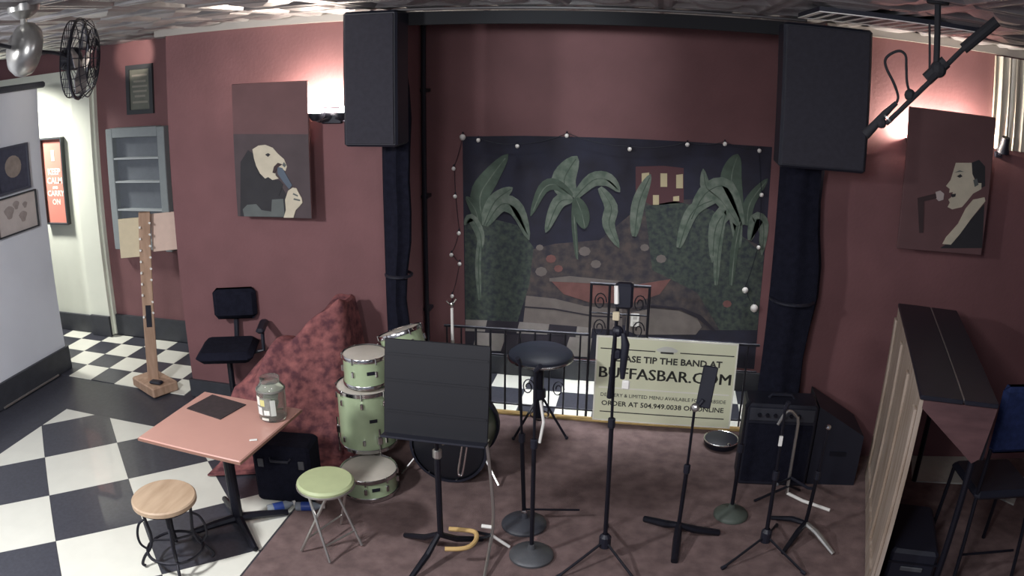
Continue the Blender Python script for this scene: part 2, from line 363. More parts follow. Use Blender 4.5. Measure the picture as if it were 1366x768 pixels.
canvas('tall canvas painting of a bald bearded singer holding a microphone up', ((-3.08, 1.64), (-2.445, 2.64)), [
    ('painted_ground', mat('painted_brown_ground', '4c4144', .8, noise=.2, scale=6), [(300, 179), (420, 179), (420, 300), (300, 300)]),
    ('painted_body', DARKP, [(321, 216), (331, 200), (340, 206), (345, 228), (356, 240), (372, 242), (384, 262), (380, 290), (321, 290)]),
    ('painted_sleeve', GREYP, [(326, 289), (324, 279), (330, 273), (342, 272), (349, 280), (362, 282), (363, 266), (378, 265), (380, 289)]),
    ('painted_face', SKIN, [(337, 199), (345, 194), (354, 193), (364, 197), (371, 205), (379, 212), (383, 222), (381, 228), (376, 224), (370, 222), (367, 227), (368, 234), (372, 238), (363, 240), (354, 238), (347, 231), (342, 221), (339, 211)]),
    ('painted_beard', DARKP, [(350, 240), (358, 236), (364, 240), (372, 240), (378, 246), (372, 262), (345, 262), (332, 240), (334, 222), (342, 224)]),
    ('painted_microphone', STEELP, [(370, 222), (377, 224), (390, 247), (386, 252), (378, 242), (371, 232)]),
    ('painted_eye', DARKP, [(354, 206), (358, 204), (361, 206), (358, 209)]),
    ('painted_nostril', GREYP, [(379, 216), (382, 220), (380, 223), (377, 220)]),
    ('painted_moustache', DUSK, [(366, 222), (371, 217), (377, 219), (371, 223), (367, 231), (364, 230)]),
    ('painted_hand', SKIN, [(385, 254), (391, 250), (396, 251), (399, 257), (403, 264), (404, 270), (400, 275), (395, 280), (392, 290), (379, 290), (382, 280), (381, 266)]),
    ('painted_knuckle', GREYP, [(392, 257), (398, 260), (398, 262), (391, 259)]), ('painted_knuckle', GREYP, [(393, 264), (401, 266), (401, 268), (392, 266)])], cy)
canvas('tall canvas painting of a dark-haired singer in profile at a microphone', ((1.665, 1.66), (2.33, 2.62)), [
    ('painted_jacket', DARKP, [(1255, 330), (1268, 322), (1290, 298), (1313, 272), (1313, 331), (1255, 331)]),
    ('painted_hair', DARKP, [(1296, 217), (1306, 213), (1314, 222), (1314, 248), (1310, 250), (1302, 240), (1297, 232)]),
    ('painted_face', SKIN, [(1275, 217), (1296, 217), (1297, 232), (1302, 244), (1309, 244), (1309, 252), (1298, 258), (1290, 268), (1283, 276), (1270, 279), (1264, 276), (1267, 270), (1265, 266), (1270, 262), (1271, 256), (1266, 257), (1267, 252), (1262, 248), (1268, 240), (1270, 234)]),
    ('painted_eye', DARKP, [(1276, 235), (1281, 232), (1284, 235), (1280, 237)]), ('painted_brow', GREYP, [(1273, 230), (1280, 227), (1286, 229), (1280, 229)]), ('painted_mouth', DARKP, [(1268, 259), (1275, 258), (1274, 262), (1270, 263)]), ('painted_ear', GREYP, [(1298, 240), (1303, 238), (1305, 246), (1300, 249)]),
    ('painted_collar', SKIN, [(1313, 263), (1314, 268), (1296, 290), (1280, 312), (1268, 326), (1257, 325), (1262, 316), (1278, 298), (1288, 278), (1298, 266)]),
    ('painted_microphone', mat('painted_white', 'b5aaa6', .7), [(1248, 256), (1254, 254), (1259, 258), (1258, 266), (1252, 268), (1248, 264)]),
    ('painted_stand', DUSK, [(1224, 264), (1248, 258), (1249, 264), (1232, 268), (1231, 310), (1226, 310)])], cy)

# ------------------------------------------------------------------ mural on the stage back wall
MY = BY
mural = thing('courtyard_mural', 'night courtyard mural with banana leaves and brick planter on the back wall', 'mural', (-.36, MY, .18))
MO = Vector((-.36, MY, .18))
def mpoly(name, m, px, d=.002, par=None):
    q = [(wy(u, v, MY).x-MO.x, wy(u, v, MY).z-MO.z) for u, v in px]
    return MB().prism(q, d, WALLM(0)).build(name, m, par or mural)
NIGHT = mat('mural_night_blue', '2a2b3c', .85, noise=.35, scale=4, c2='211f2a'); LEAFM = mat('mural_leaf_green', '737b70', .85, noise=.3, scale=14, c2='4e5c50'); LEAFD = mat('mural_dark_leaf', '4a584c', .85, noise=.3, scale=12)
BUSH = mat('mural_bush', '4a5348', .9, noise=.6, scale=22, c2='2c3338'); STONE = mat('mural_stone', '746c68', .85, noise=.2, scale=9); BRICKM = mat('mural_brick', '7a5450', .85, noise=.25, scale=10); MUD = mat('mural_earth', '564c48', .9, noise=.5, scale=12, c2='33323a')
PANE = mat('mural_window_yellow', 'b9ad8a', .8); BRNM = mat('mural_house_brown', '54363a', .85); LIGHTM = mat('mural_pale_tile', '8a8480', .8, noise=.1); LINE = mat('mural_dark_line', '2b2730', .85)
mpoly('night_ground', NIGHT, [(617, 182), (700, 181), (820, 184), (920, 189), (1030, 196), (1023, 300), (1014, 400), (1006, 492), (900, 484), (800, 479), (700, 476), (621, 475), (619, 330)], .002)
mpoly('garden_earth', MUD, [(700, 335), (740, 325), (800, 320), (860, 270), (930, 265), (960, 300), (1018, 330), (1010, 440), (900, 440), (700, 420)], .003)
mpoly('bush', BUSH, [(620, 300), (650, 290), (690, 300), (712, 330), (706, 380), (690, 430), (621, 430)], .0035)
mpoly('bush', BUSH, [(860, 275), (900, 268), (950, 280), (1019, 340), (1010, 440), (960, 440), (930, 390), (870, 360)], .0035)
mpoly('house', BRNM, [(848, 222), (885, 221), (912, 224), (912, 270), (870, 274), (848, 262)], .0035)
for q in ([(856, 231), (866, 230), (866, 246), (856, 246)], [(881, 231), (890, 231), (890, 249), (881, 249)], [(902, 233), (911, 232), (911, 251), (902, 251)], [(871, 260), (879, 260), (879, 273), (871, 273)], [(898, 262), (906, 261), (906, 268), (898, 268)]):
    mpoly('painted_window', PANE, q, .0045)
mpoly('stone_border', STONE, [(702, 394), (740, 398), (780, 408), (830, 412), (830, 440), (760, 436), (698, 430)], .0042)
mpoly('stone_border', STONE, [(836, 418), (870, 411), (905, 414), (930, 424), (936, 436), (928, 446), (850, 446), (834, 440)], .0042)
mpoly('brick_planter', BRICKM, [(733, 372), (760, 371), (800, 376), (845, 380), (895, 372), (880, 392), (845, 404), (790, 404), (752, 392)], .0048)
mpoly('planter_rim', STONE, [(733, 371), (760, 368), (800, 372), (845, 376), (845, 381), (800, 378), (733, 375)], .0055)
mpoly('painted_line', LINE, [(700, 408), (740, 411), (790, 420), (830, 422), (830, 424), (790, 422), (740, 413), (700, 410)], .0055)
mpoly('painted_line', LINE, [(835, 412), (870, 406), (910, 410), (935, 420), (955, 440), (952, 442), (930, 424), (908, 413), (870, 409)], .0055)
for u, v, r in ((735, 345, 7), (722, 362, 8), (745, 358, 6), (780, 335, 8), (795, 352, 7), (860, 330, 6), (882, 345, 7), (720, 330, 5), (970, 405, 6)):
    mpoly('pebble', random.choice([STONE, BRICKM, STONE]), [(u+r*math.cos(k*PI/4), v+.8*r*math.sin(k*PI/4)) for k in range(8)], .0046)
def leaf(pts, wd, m=LEAFM, d=.006):
    pts = [Vector((u, v)) for u, v in pts]; out = []; n = 12; C = []
    for i in range(n+1):                       # quadratic-ish resample through the control points
        s_ = i/n*(len(pts)-1); k = min(int(s_), len(pts)-2); t = s_-k; p0 = pts[max(k-1, 0)]; p1 = pts[k]; p2 = pts[k+1]; p3 = pts[min(k+2, len(pts)-1)]
        C.append(.5*((2*p1)+(p2-p0)*t+(2*p0-5*p1+4*p2-p3)*t*t+(3*p1-p0-3*p2+p3)*t**3))
    a, b = [], []
    for i, c in enumerate(C):
        t = (C[min(i+1, n)]-C[max(i-1, 0)]).normalized(); nn = Vector((-t.y, t.x)); h = wd*(math.sin(PI*min(1, .06+i/n*.94))**.75)*.5+.4
        a.append(tuple(c+nn*h)); b.append(tuple(c-nn*h))
    lf = mpoly('leaf', m, a+b[::-1], d)
    a2 = [tuple(c) for c in C[:-1]]; b2 = [(c[0]+1.2, c[1]+.8) for c in a2]
    mpoly('leaf_vein', LEAFD if m is LEAFM else LEAFM, a2+b2[::-1], d+.0008, lf)
Lf = [([(644, 300), (640, 262), (655, 235), (678, 205)], 26), ([(645, 300), (660, 268), (684, 250)], 18), ([(648, 300), (668, 272), (690, 280), (706, 320)], 22), ([(640, 305), (634, 280), (622, 262)], 12),
      ([(642, 330), (640, 310), (628, 290), (620, 300)], 12), ([(764, 262), (752, 240), (770, 208)], 32), ([(764, 262), (742, 246), (724, 252), (708, 288)], 15), ([(764, 266), (745, 270), (728, 310)], 17), ([(766, 264), (790, 240), (812, 240), (827, 256)], 19),
      ([(768, 264), (776, 285), (780, 305)], 20), ([(800, 250), (815, 275), (812, 300), (826, 330)], 18), ([(846, 315), (852, 270), (868, 232)], 17), ([(985, 290), (975, 240), (984, 205)], 28), ([(990, 300), (970, 250), (940, 258), (918, 300)], 22),
      ([(985, 300), (960, 265), (942, 250), (938, 225)], 16), ([(996, 300), (1000, 270), (1024, 238)], 14), ([(985, 330), (978, 280), (955, 300), (950, 350)], 20), ([(1000, 320), (1008, 292), (1018, 300), (1016, 340)], 16), ([(975, 380), (980, 330), (988, 290)], 9), ([(955, 380), (958, 330), (968, 280)], 9),
      ([(640, 400), (638, 350), (642, 300)], 7), ([(770, 345), (766, 300), (765, 264)], 6), ([(905, 330), (925, 280), (965, 262)], 16)]
for i, (pts, wd) in enumerate(Lf): leaf(pts, wd, LEAFM if i % 3 else LEAFD, .0058+.0006*(i % 5))
for q, m in (([(621, 426), (650, 427), (647, 442), (621, 441)], LIGHTM), ([(650, 427), (693, 429), (689, 443), (647, 442)], LINE), ([(693, 429), (733, 432), (730, 446), (689, 444)], LIGHTM), ([(733, 432), (770, 435), (768, 449), (730, 447)], LINE), ([(770, 435), (790, 437), (788, 451), (768, 449)], LIGHTM),
             ([(621, 442), (636, 442), (630, 458), (621, 458)], LINE), ([(636, 443), (676, 445), (668, 468), (630, 466)], LIGHTM), ([(676, 445), (760, 449), (752, 474), (668, 470)], LINE), ([(760, 449), (790, 451), (786, 476), (752, 474)], LIGHTM)):
    mpoly('painted_tile', m, q, .005)
o = thing('wall_outlet', 'white wall outlet plate set into the mural above the yellow sign', 'outlet', wy(847, 427, MY-.012))
MB().box((0, 0, 0), (.075, .014, .115), bev=.004).build('plate', WHITEP, o)
for zz in (-.025, .025): MB().box((0, -.008, zz), (.035, .004, .03)).build('socket', mat('socket_grey', 'bdbab4', .5), o)

# string lights round the mural
sl = thing('string_lights', 'string of small pale globe bulbs pinned round the mural edge', 'string lights', wy(617, 183, BY-.055))
so = wy(617, 183, BY-.055)
bul = [(600, 470), (603, 395), (613, 352), (602, 340), (612, 311), (607, 262), (605, 225), (617, 183), (638, 187), (690, 195), (756, 181), (840, 199), (917, 193), (967, 192), (1013, 201), (1016, 260), (1012, 330), (994, 387), (1006, 411)]
bw = [wy(u, v, BY-.055)-so for u, v in bul]
pts = []
for a, b in zip(bw[:-1], bw[1:]):
    for k in range(5): t = k/5; pts.append(a.lerp(b, t)+Vector((0, .02, -.10*t*(1-t)+.02)))
MB().tube(pts+[bw[-1]+Vector((0, .02, .02))], .0025, 5).build('wire', BLACK, sl)
for i, b in enumerate(bw[1:]):
    r = .034 if i == len(bw)-2 else (.027 if i in (6, len(bw)-3) else .018)
    g = MB().sphere(b, r, 10, 7).build('bulb', PALEB, sl, True); MB().tube([b+Vector((0, .004, r*.8)), b+Vector((0, .015, r+.015))], .007, 6).build('cap', BLACK, g)

# ------------------------------------------------------------------ railing and yellow sign
RY = 5.69
rl = thing('iron_railing', 'low black wrought iron railing in front of the courtyard mural', 'railing', (-.36, RY, 0))
def rb(pts, r, nm='bar'): return MB().tube(local(pts, (-.36, RY, 0)), r, 6).build(nm, IRON, rl)
rb([(-1.62, RY, .69), (-.47, RY, .70)], .012, 'top_rail'); rb([(-1.62, RY, .48), (.85, RY, .48)], .008, 'middle_rail'); rb([(-1.62, RY, .06), (.85, RY, .06)], .009, 'bottom_rail')
rb([(-.02, RY, .70), (.85, RY, .70)], .012, 'top_rail'); rb([(-.48, RY, 1.11), (-.02, RY, 1.11)], .012, 'gate_rail'); rb([(-.48, RY, .88), (-.02, RY, .88)], .007, 'gate_rail')
x = -1.60
while x < .86:
    if -.5 < x < -.0: x += .118; continue
    rb([(x, RY, .0), (x, RY, .69)], .007 if abs(x+1.2) > .2 else .009); x += .118
for x in (-.47, -.33, -.18, -.03): rb([(x, RY, 0), (x, RY, 1.11)], .010)
for x, z in ((-.40, .97), (-.10, .97), (-.40, .76), (-.10, .76), (-.70, .22), (-.94, .22)):
    c = Vector((x, RY, z)); rb([c+Vector((math.cos(a)*.05*(1-a/14), 0, math.sin(a)*.075*(1-a/14))) for a in [k*.5 for k in range(20)]], .005, 'scroll')

SG = Vector((.135, 5.60, .0))
sg = thing('yellow_sign_board', 'pale yellow tip-the-band sign leaning against the iron railing', 'sign', SG)
YEL = mat('sign_yellow', 'e8eaca', .5, noise=.05, scale=3); INK = mat('sign_ink', '3a3a34', .6); WEDGE = mat('sign_white', 'f0efdf', .5)
SW, SH = 1.09, .69; tilt = math.radians(4)
SM = Matrix.Translation((0, 0, .035)) @ Matrix.Rotation(math.radians(-.0), 4, 'Y') @ Matrix.Rotation(PI/2-tilt, 4, 'X')
SM = Matrix(((1, 0, 0, 0), (0, math.sin(tilt), -math.cos(tilt), 0), (0, math.cos(tilt), math.sin(tilt), .03), (0, 0, 0, 1)))
def sbox(nm, m, cx, cz, ww, hh, d0, d1, par=None):
    return MB().box((cx, cz, (d0+d1)/2), (ww, hh, d1-d0), SM).build(nm, m, par or sg)
sbox('panel', YEL, 0, SH/2, SW, SH, 0, .008)
for c in ((0, .004, SW, .012), (0, SH-.006, SW, .012), (-SW/2+.006, SH/2, .012, SH), (SW/2-.006, SH/2, .012, SH)): sbox('edge_band', WEDGE, c[0], c[1], c[2], c[3], -.002, .0105)
for c in ((-.30, SH-.10, .42, .008), (.31, SH-.10, .42, .008), (0, .075, .98, .008)): sbox('rule_line', INK, *c, .008, .0095)
sbox('white_line', WEDGE, 0, .275, 1.02, .012, .008, .0095)
for s_, z, size, wdt, bold in (('PLEASE TIP THE BAND AT', .515, .07, .86, .002), ('BUFFASBAR.COM', .395, .125, 1.02, .0), ('DELIVERY & LIMITED MENU AVAILABLE FOR CURBSIDE', .215, .04, .98, .0), ('ORDER AT 504.949.0038 OR ONLINE', .145, .055, .96, .001)):
    me = text_mesh('lettering', s_, size, INK, SM @ Matrix.Translation((0, z, .0095)), bold=bold, width=wdt)
    for dx in ((-.003, .003) if size > .1 else (0,)): link('lettering', me, sg, (dx, 0, 0))
MB().prism([(.075*math.cos(a)*(1+.12*math.cos(4*a)), .03*math.sin(a)) for a in [k*PI/10 for k in range(20)]], .002, SM @ Matrix.Translation((0, SH-.085, .008))).build('emblem', mat('emblem_white', 'd5d6cc', .5), sg)
MB().box((0, SH-.105, .0105), (.1, .014, .002), SM).build('emblem_bar', INK, sg)

# ------------------------------------------------------------------ hall: shelf, frames, red poster, wooden stand
sh = thing('wall_shelf', 'grey painted wall shelf unit with three ledges in the hall', 'shelf', (-5.035, HY+.02, .99))
for nm, c, d in (('side', (-.345, -.045, .62), (.09, .09, 1.26)), ('side', (.345, -.045, .62), (.09, .09, 1.26)), ('header', (0, -.045, 1.205), (.6, .09, .1)), ('sill', (0, -.045, .05), (.6, .09, .1))): MB().box(c, d, bev=.006).build(nm, SHELFG, sh)
MB().box((0, -.012, .63), (.6, .02, 1.06)).build('back_panel', SHELFD, sh)
for z in (.41, .70, .94): MB().box((0, -.05, z), (.595, .07, .018)).build('ledge', mat('shelf_edge', 'aab0b2', .5), sh)
def frame(name, label, cat, c, wdt, hgt, face, fm, fw=.03, wall='y', d=.03, extra=None):
    t_ = thing(name, label, cat, c, 0 if wall == 'y' else PI/2)
    for q in ((0, hgt/2-fw/2, wdt, fw), (0, -hgt/2+fw/2, wdt, fw), (-wdt/2+fw/2, 0, fw, hgt-2*fw), (wdt/2-fw/2, 0, fw, hgt-2*fw)): MB().box((q[0], -d/2, q[1]), (q[2], d, q[3])).build('frame_side', fm, t_)
    MB().box((0, -d*.35, 0), (wdt-fw*1.9, .006, hgt-fw*1.9)).build('picture', face, t_)
    if extra: extra(t_, -d*.35-.004)
    return t_
DFR = mat('dark_frame', '3a3d40', .5)
def lines(t_, y):
    for i, (wd, z) in enumerate(((.2, .14), (.16, .08), (.2, .03), (.18, -.02), (.14, -.07), (.2, -.13))): MB().box((0, y, z), (wd, .002, .02)).build('printed_line', mat('print_grey', '8d8a80', .7), t_)
frame('framed_print', 'dark framed certificate hung above the grey wall shelf', 'picture', (-4.985, HY+.02, 2.62), .35, .5, mat('print_face', '6f7268', .5, noise=.2, scale=9), DFR, .045, extra=lines)
def keep(t_, y):
    M = Matrix(((1, 0, 0, 0), (0, 0, -1, y), (0, 1, 0, 0), (0, 0, 0, 1)))
    for s_, z, sz in (('KEEP', .10, .095), ('CALM', .0, .095), ('AND', -.075, .04), ('CARRY', -.14, .085), ('ON', -.235, .085)):
        link('lettering', text_mesh('lettering', s_, sz, mat('poster_cream', 'f0d8cc', .6), M @ Matrix.Translation((0, z, 0)), bold=.003), t_)
    MB().box((0, y-.001, .28), (.05, .002, .12)).build('printed_mark', mat('poster_cream', 'f0d8cc', .6), t_)
frame('red_poster', 'narrow salmon red framed poster with pale words on the white hall wall', 'poster', (-6.265, HY-.03, 1.71), .36, .96, mat('poster_red', 'd8897a', .5), DFR, .018, d=.06, extra=keep)
def moon(t_, y): MB().prism([(.01+.11*math.cos(a), .02+.1*math.sin(a)) for a in [k*PI/8 for k in range(16)]], .002, WALLM(y)).build('painted_shape', mat('print_beige', '9c9088', .7, noise=.2), t_)
frame('dark_picture', 'dark framed picture with a pale round shape on the blue wall', 'picture', (-5.5, 5.0, 2.06), .44, .42, mat('print_dark', '4e5060', .5, noise=.2), mat('slate_frame', '50525e', .5), .02, 'x', extra=moon)
def blot(t_, y):
    for (cx, cz, r) in ((-.1, .03, .06), (.08, -.04, .05), (.0, .08, .04), (.12, .06, .03)): MB().prism([(cx+r*math.cos(a)*(1+.3*math.sin(3*a)), cz+r*math.sin(a)) for a in [k*PI/7 for k in range(14)]], .002, WALLM(y)).build('painted_shape', mat('print_taupe', 'a79c98', .7, noise=.2), t_)
frame('pale_picture', 'pale sketch picture in a thin frame on the blue wall', 'picture', (-5.5, 5.0, 1.65), .56, .35, mat('print_pale', 'cbc2be', .5, noise=.12, scale=7), DFR, .012, 'x', extra=blot)

st = thing('wooden_post_stand', 'tall wooden post stand with white pegs and cream boards in the hall', 'stand', (-4.27, 5.30, 0))
MB().box((0, 0, .045), (.42, .27, .09), Matrix.Rotation(math.radians(-26), 4, 'Z'), .01).build('base', PALEW, st)
MB().box((.09, -.09, .105), (.13, .07, .03), bev=.012).build('weight', BLACK, st)
PR = Matrix.Translation((-.01, 0, .08)) @ Matrix.Rotation(math.radians(5), 4, 'Y') @ Matrix.Rotation(math.radians(38), 4, 'Z')
post = MB().box((0, 0, .77), (.105, .05, 1.54), PR, .006).build('post', PALEW, st)
for i in range(9):
    z = .62+i*.1
    for sx in (-1, 1):
        if (i+sx) % 3 == 0 and i < 4: continue
        p0 = PR @ Vector((sx*.04, -.02, z+(.03 if sx > 0 else 0))); MB().tube([p0, PR @ Vector((sx*.045, -.05, z+(.035 if sx > 0 else 0)))], .010, 6).build('peg', WHITEP, post)
MB().box((0, -.028, .62), (.05, .006, .2), PR).build('dark_strip', BLACK, post)
BRD = Matrix.Translation((.135, .06, 1.40)) @ Matrix.Rotation(math.radians(36), 4, 'Z')
MB().box((-.155, 0, -.005), (.27, .016, .34), BRD @ Matrix.Rotation(.03, 4, 'Y'), .003).build('board', CREAM, st)
MB().box((.125, 0.01, .02), (.25, .016, .33), BRD @ Matrix.Rotation(.02, 4, 'Y'), .003).build('board', PINKB, st)

# ------------------------------------------------------------------ ceiling fan
fc = ray(29, 40); t0 = 3.35; hub = ray(32, 66)*t0 + Vector((0, 0, CH)); head = ray(108, 78)*(t0+.12) + Vector((0, 0, CH))
FB = Vector((hub.x, hub.y, CZ)); fan = thing('twin_ceiling_fan', 'twin-head ceiling fan with silver hub and dark caged heads', 'fan', FB)
ADIR = (head-hub).normalized(); hl = hub-FB; MET = mat('fan_silver', 'b9b8b4', .3, metal=.8); FDK = mat('fan_dark', '2c2c33', .45, metal=.4)
MB().lathe([(.001, 0), (.075, 0), (.07, -.03), (.03, -.06), (.001, -.062)], (hl.x, hl.y, 0), 20).build('canopy', MET, fan, True)
MB().tube([(hl.x, hl.y, -.05), hl], .014, 8).build('stem', MET, fan)
Q = ADIR.to_track_quat('Z', 'Y').to_matrix().to_4x4()
MB().lathe([(.001, -.065), (.055, -.062), (.095, -.04), (.112, -.01), (.112, .015), (.098, .045), (.045, .06), (.001, .062)], (0, 0, 0), 24, Matrix.Translation(hl) @ Q).build('hub', MET, fan, True)
for sg_ in (1, -1):
    hc = hl+ADIR*sg_*(head-hub).length
    MB().tube([hl+ADIR*sg_*.05, hl+ADIR*sg_*.15+Vector((0, 0, .006)), hc-ADIR*sg_*.06], .008, 6).build('arm', FDK, fan)
    ax = (ADIR*sg_*.86+Vector((.12, -.58, .16 if sg_ > 0 else .1))).normalized(); M = Matrix.Translation(hc) @ ax.to_track_quat('Z', 'Y').to_matrix().to_4x4()
    hd = MB().lathe([(.001, -.09), (.045, -.085), (.05, -.02), (.03, 0), (.001, .01)], (0, 0, 0), 16, M).build('motor', FDK, fan, True)
    cg = MB()
    for R, z in ((.17, -.01), (.165, .035), (.165, -.05), (.13, .055), (.09, .065), (.05, .07)): cg.ring((0, 0, 0), R, .008 if R > .166 else .003, 28, 5, M @ Matrix.Translation((0, 0, z)))
    for k in range(24):
        a = 2*PI*k/24; c, s_ = math.cos(a), math.sin(a); t_ = MB().tube([(.05*c, .05*s_, .07), (.13*c, .13*s_, .055), (.168*c, .168*s_, .01), (.165*c, .165*s_, -.05), (.05*c, .05*s_, -.06)], .002, 4); cg.add(t_.v, t_.f, M)
    cg.build('cage', FDK, fan)
    for k in range(4):
        a = k*PI/2; B = MB(); vs = []
        for r, tw, ww in ((.035, .5, .03), (.09, .4, .09), (.15, .3, .08)):
            for s_ in (-1, 1): p = Matrix.Rotation(a, 4, 'Z') @ Vector((r, s_*ww/2, s_*ww*.5*tw)); vs += [p, p+Vector((0, 0, .003))]
        fs = []
        for i in range(2): b = i*4; fs += [(b, b+4, b+6, b+2), (b+1, b+3, b+7, b+5), (b, b+1, b+5, b+4), (b+2, b+6, b+7, b+3)]
        fs += [(0, 2, 3, 1), (8, 9, 11, 10)]; B.add(vs, fs, M); B.build('blade', mat('fan_blade', '6a6a70', .4, metal=.3), fan)

# ------------------------------------------------------------------ ceiling vent
vt = thing('ceiling_vent', 'white slatted air vent in the tin ceiling above the wide loudspeaker', 'vent', (1.18, 4.10, CZ-.04))
MB().box((0, 0, .012), (.86, .62, .024)).build('backing', BLACK, vt)
for c, d in (((0, .3, -.002), (.86, .04, .004)), ((0, -.3, -.002), (.86, .03, .004)), ((-.415, 0, -.002), (.03, .57, .004)), ((.415, 0, -.002), (.03, .57, .004))): MB().box(c, d).build('frame_bar', WHITEP, vt)
for k in range(9): MB().box((-.34+k*.085, 0, -.002), (.018, .57, .004)).build('slat', WHITEP, vt)

# ------------------------------------------------------------------ hanging microphone boom
def at(u, v, t): return ray(u, v)*t+Vector((0, 0, CH))
HB = Vector((at(1250, 60, 3.15).x, at(1250, 60, 3.15).y, CZ))
BOOM = mat('boom_black', '14141a', .85)
mb_ = thing('hanging_microphone_boom', 'black microphone boom hanging from the ceiling with a looped cable', 'microphone boom', HB)
def hp(u, v, t=3.15): return at(u, v, t)-HB
MB().tube([(0, 0, 0), (0, 0, hp(1250, 95).z)], .014, 8).build('drop_pole', BOOM, mb_)
MB().lathe([(.001, 0), (.05, 0), (.045, -.02), (.001, -.022)], n=16).build('ceiling_flange', BOOM, mb_)
MB().tube([hp(1330, 28), hp(1285, 65)], .022, 10).tube([hp(1285, 65), hp(1182, 165)], .010, 8).build('boom_arm', BOOM, mb_)
MB().sphere(hp(1252, 92), .035, 10, 8).tube([hp(1236, 106), hp(1262, 82)], .026, 8).build('clamp', BOOM, mb_)
MB().tube([hp(1240, 104)+Vector((0, 0, .01)), hp(1240, 30)], .005, 5).build('tension_wire', BOOM, mb_)
mc = MB().tube([hp(1196, 137), hp(1180, 152), hp(1164, 170), hp(1154, 180)], [.009, .014, .018, .02], 10).build('microphone', BOOM, mb_, True)
MB().ring((0, 0, 0), .018, .005, 14, 6, Matrix.Translation(hp(1184, 158)) @ (hp(1196, 137)-hp(1154, 180)).normalized().to_track_quat('Z', 'Y').to_matrix().to_4x4()).build('clip_ring', DULLCH, mc)
MB().sphere(hp(1176, 164), .022, 10, 7).build('shock_mount', BOOM, mb_)
MB().tube(cat([hp(1196, 137), hp(1198, 128), hp(1192, 110), hp(1183, 92), hp(1181, 80), hp(1188, 72), hp(1200, 68), hp(1208, 74), hp(1209, 90), hp(1210, 110), hp(1214, 125)]), .006, 6).build('cable', BOOM, mb_, True)
MB().sphere(hp(1214, 127), .025, 8, 6).build('cable_knob', BOOM, mb_)

# ------------------------------------------------------------------ corrugated panel and clamp lamp at the right
cp = MB(); n = 60; x0, x1, z0, z1 = 2.37, 3.6, 2.40, CZ-.07
xs = [x0+(x1-x0)*k/(n*2) for k in range(n*2+1)]
for zz in (z0, z1):
    for x in xs: cp.v.append((x-3.0, -.03+.018*math.sin((x-x0)*2*PI/.065), zz-z0))
    for x in xs: cp.v.append((x-3.0, -.005, zz-z0))
N = len(xs)
for k in range(N-1): cp.f += [(k, k+1, 2*N+k+1, 2*N+k), (N+k+1, N+k, 3*N+k, 3*N+k+1), (k, N+k, N+k+1, k+1), (2*N+k, 2*N+k+1, 3*N+k+1, 3*N+k)]
cp.f += [(0, 2*N, 3*N, N), (N-1, 2*N-1, 4*N-1, 3*N-1)]
co = cp.build('corrugated_panel', mat('corrugated_metal', 'c9c2b4', .4, metal=.5), None, True); co.location = (3.0, FY, z0); tag(co, 'pale corrugated metal panel high on the red wall beside the profile singer', 'panel')
lp = thing('clip_spotlight', 'small black clip spotlight in front of the corrugated panel', 'spotlight', (2.44, FY-.002, 2.36))
MB().box((0, -.02, -.0), (.05, .04, .04)).build('clip', BLACK, lp)
MB().lathe([(.001, -.05), (.03, -.05), (.034, 0), (.05, .06), (.045, .06), (.03, .0)], (0, 0, 0), 14, Matrix.Translation((0, -.12, .085)) @ Matrix.Rotation(math.radians(200), 4, 'X')).build('shade', BLACK, lp, True)
MB().tube([(0, -.035, .0), (0, -.09, .03), (0, -.12, .09)], .01, 6).build('neck', BLACK, lp)

# ------------------------------------------------------------------ drums
def drum(name, label, loc, R, H, M=None, legs=0, lug_n=8, headm=DHEAD, shellm=GREEN):
    t_ = thing(name, label, 'drum', loc, group=None); T = M or Matrix.Identity(4)
    sh_ = MB().lathe([(R*.97, 0), (R, .004), (R, H-.004), (R*.97, H)], n=32, M=T).build('shell', shellm, t_, True)
    MB().lathe([(.001, H+.006), (R*.9, H+.006), (R*1.0, H+.001)], n=32, M=T).build('drum_head', headm, t_, True)
    MB().lathe([(.001, -.004), (R*.98, -.001)], n=32, M=T).build('bottom_head', headm, t_)
    for z in (H-.004, .006): MB().lathe([(R*1.005, z-.012), (R*1.05, z-.014), (R*1.055, z+.01), (R*1.035, z+.014), (R*1.0, z+.008)], n=32, M=T).build('hoop', CHROME, t_, True)
    for k in range(lug_n):
        a = 2*PI*(k+.3)/lug_n; c, s_ = math.cos(a), math.sin(a)
        for z in ((H*.82, H*.18) if H > .2 else (H*.5,)):
            MB().box((R*1.03, 0, z), (.022, .02, .045), T @ Matrix.Rotation(a, 4, 'Z'), .005).build('lug', CHROME, t_)
        MB().tube([T @ Vector((R*1.05*c, R*1.05*s_, H-.03)), T @ Vector((R*1.05*c, R*1.05*s_, H+.012))], .006, 6).build('tension_rod', CHROME, t_)
    MB().box((0, -R*1.003, H*.55), (.055, .006, .025), T @ Matrix.Rotation(.6, 4, 'Z'), .002).build('badge', BLACK, t_)
    for k in range(legs):
        a = -PI/2+.75+2*PI*k/legs; c, s_ = math.cos(a), math.sin(a)
        MB().box((0, 0, 0), (.035, .035, .06), Matrix.Translation((R*1.05*c, R*1.05*s_, .09)) @ Matrix.Rotation(a, 4, 'Z'), .006).build('leg_bracket', CHROME, t_)
        MB().tube([(R*1.09*c, R*1.09*s_, .18), (R*1.09*c, R*1.09*s_, -loc[2]+.06), (R*1.16*c, R*1.16*s_, -loc[2]+.012)], .007, 6).build('leg', CHROME, t_)
    return t_
drum('snare_drum', 'shallow green snare drum lying on the carpet before the floor tom', (-1.765, 4.26, .018), .185, .145)
drum('floor_tom', 'deep green floor tom on chrome legs with a tom stacked on it', (-1.885, 4.60, .19), .195, .43, legs=3)
drum('stacked_tom', 'green tom stacked on top of the floor tom', (-1.865, 4.585, .655), .15, .20, lug_n=6)
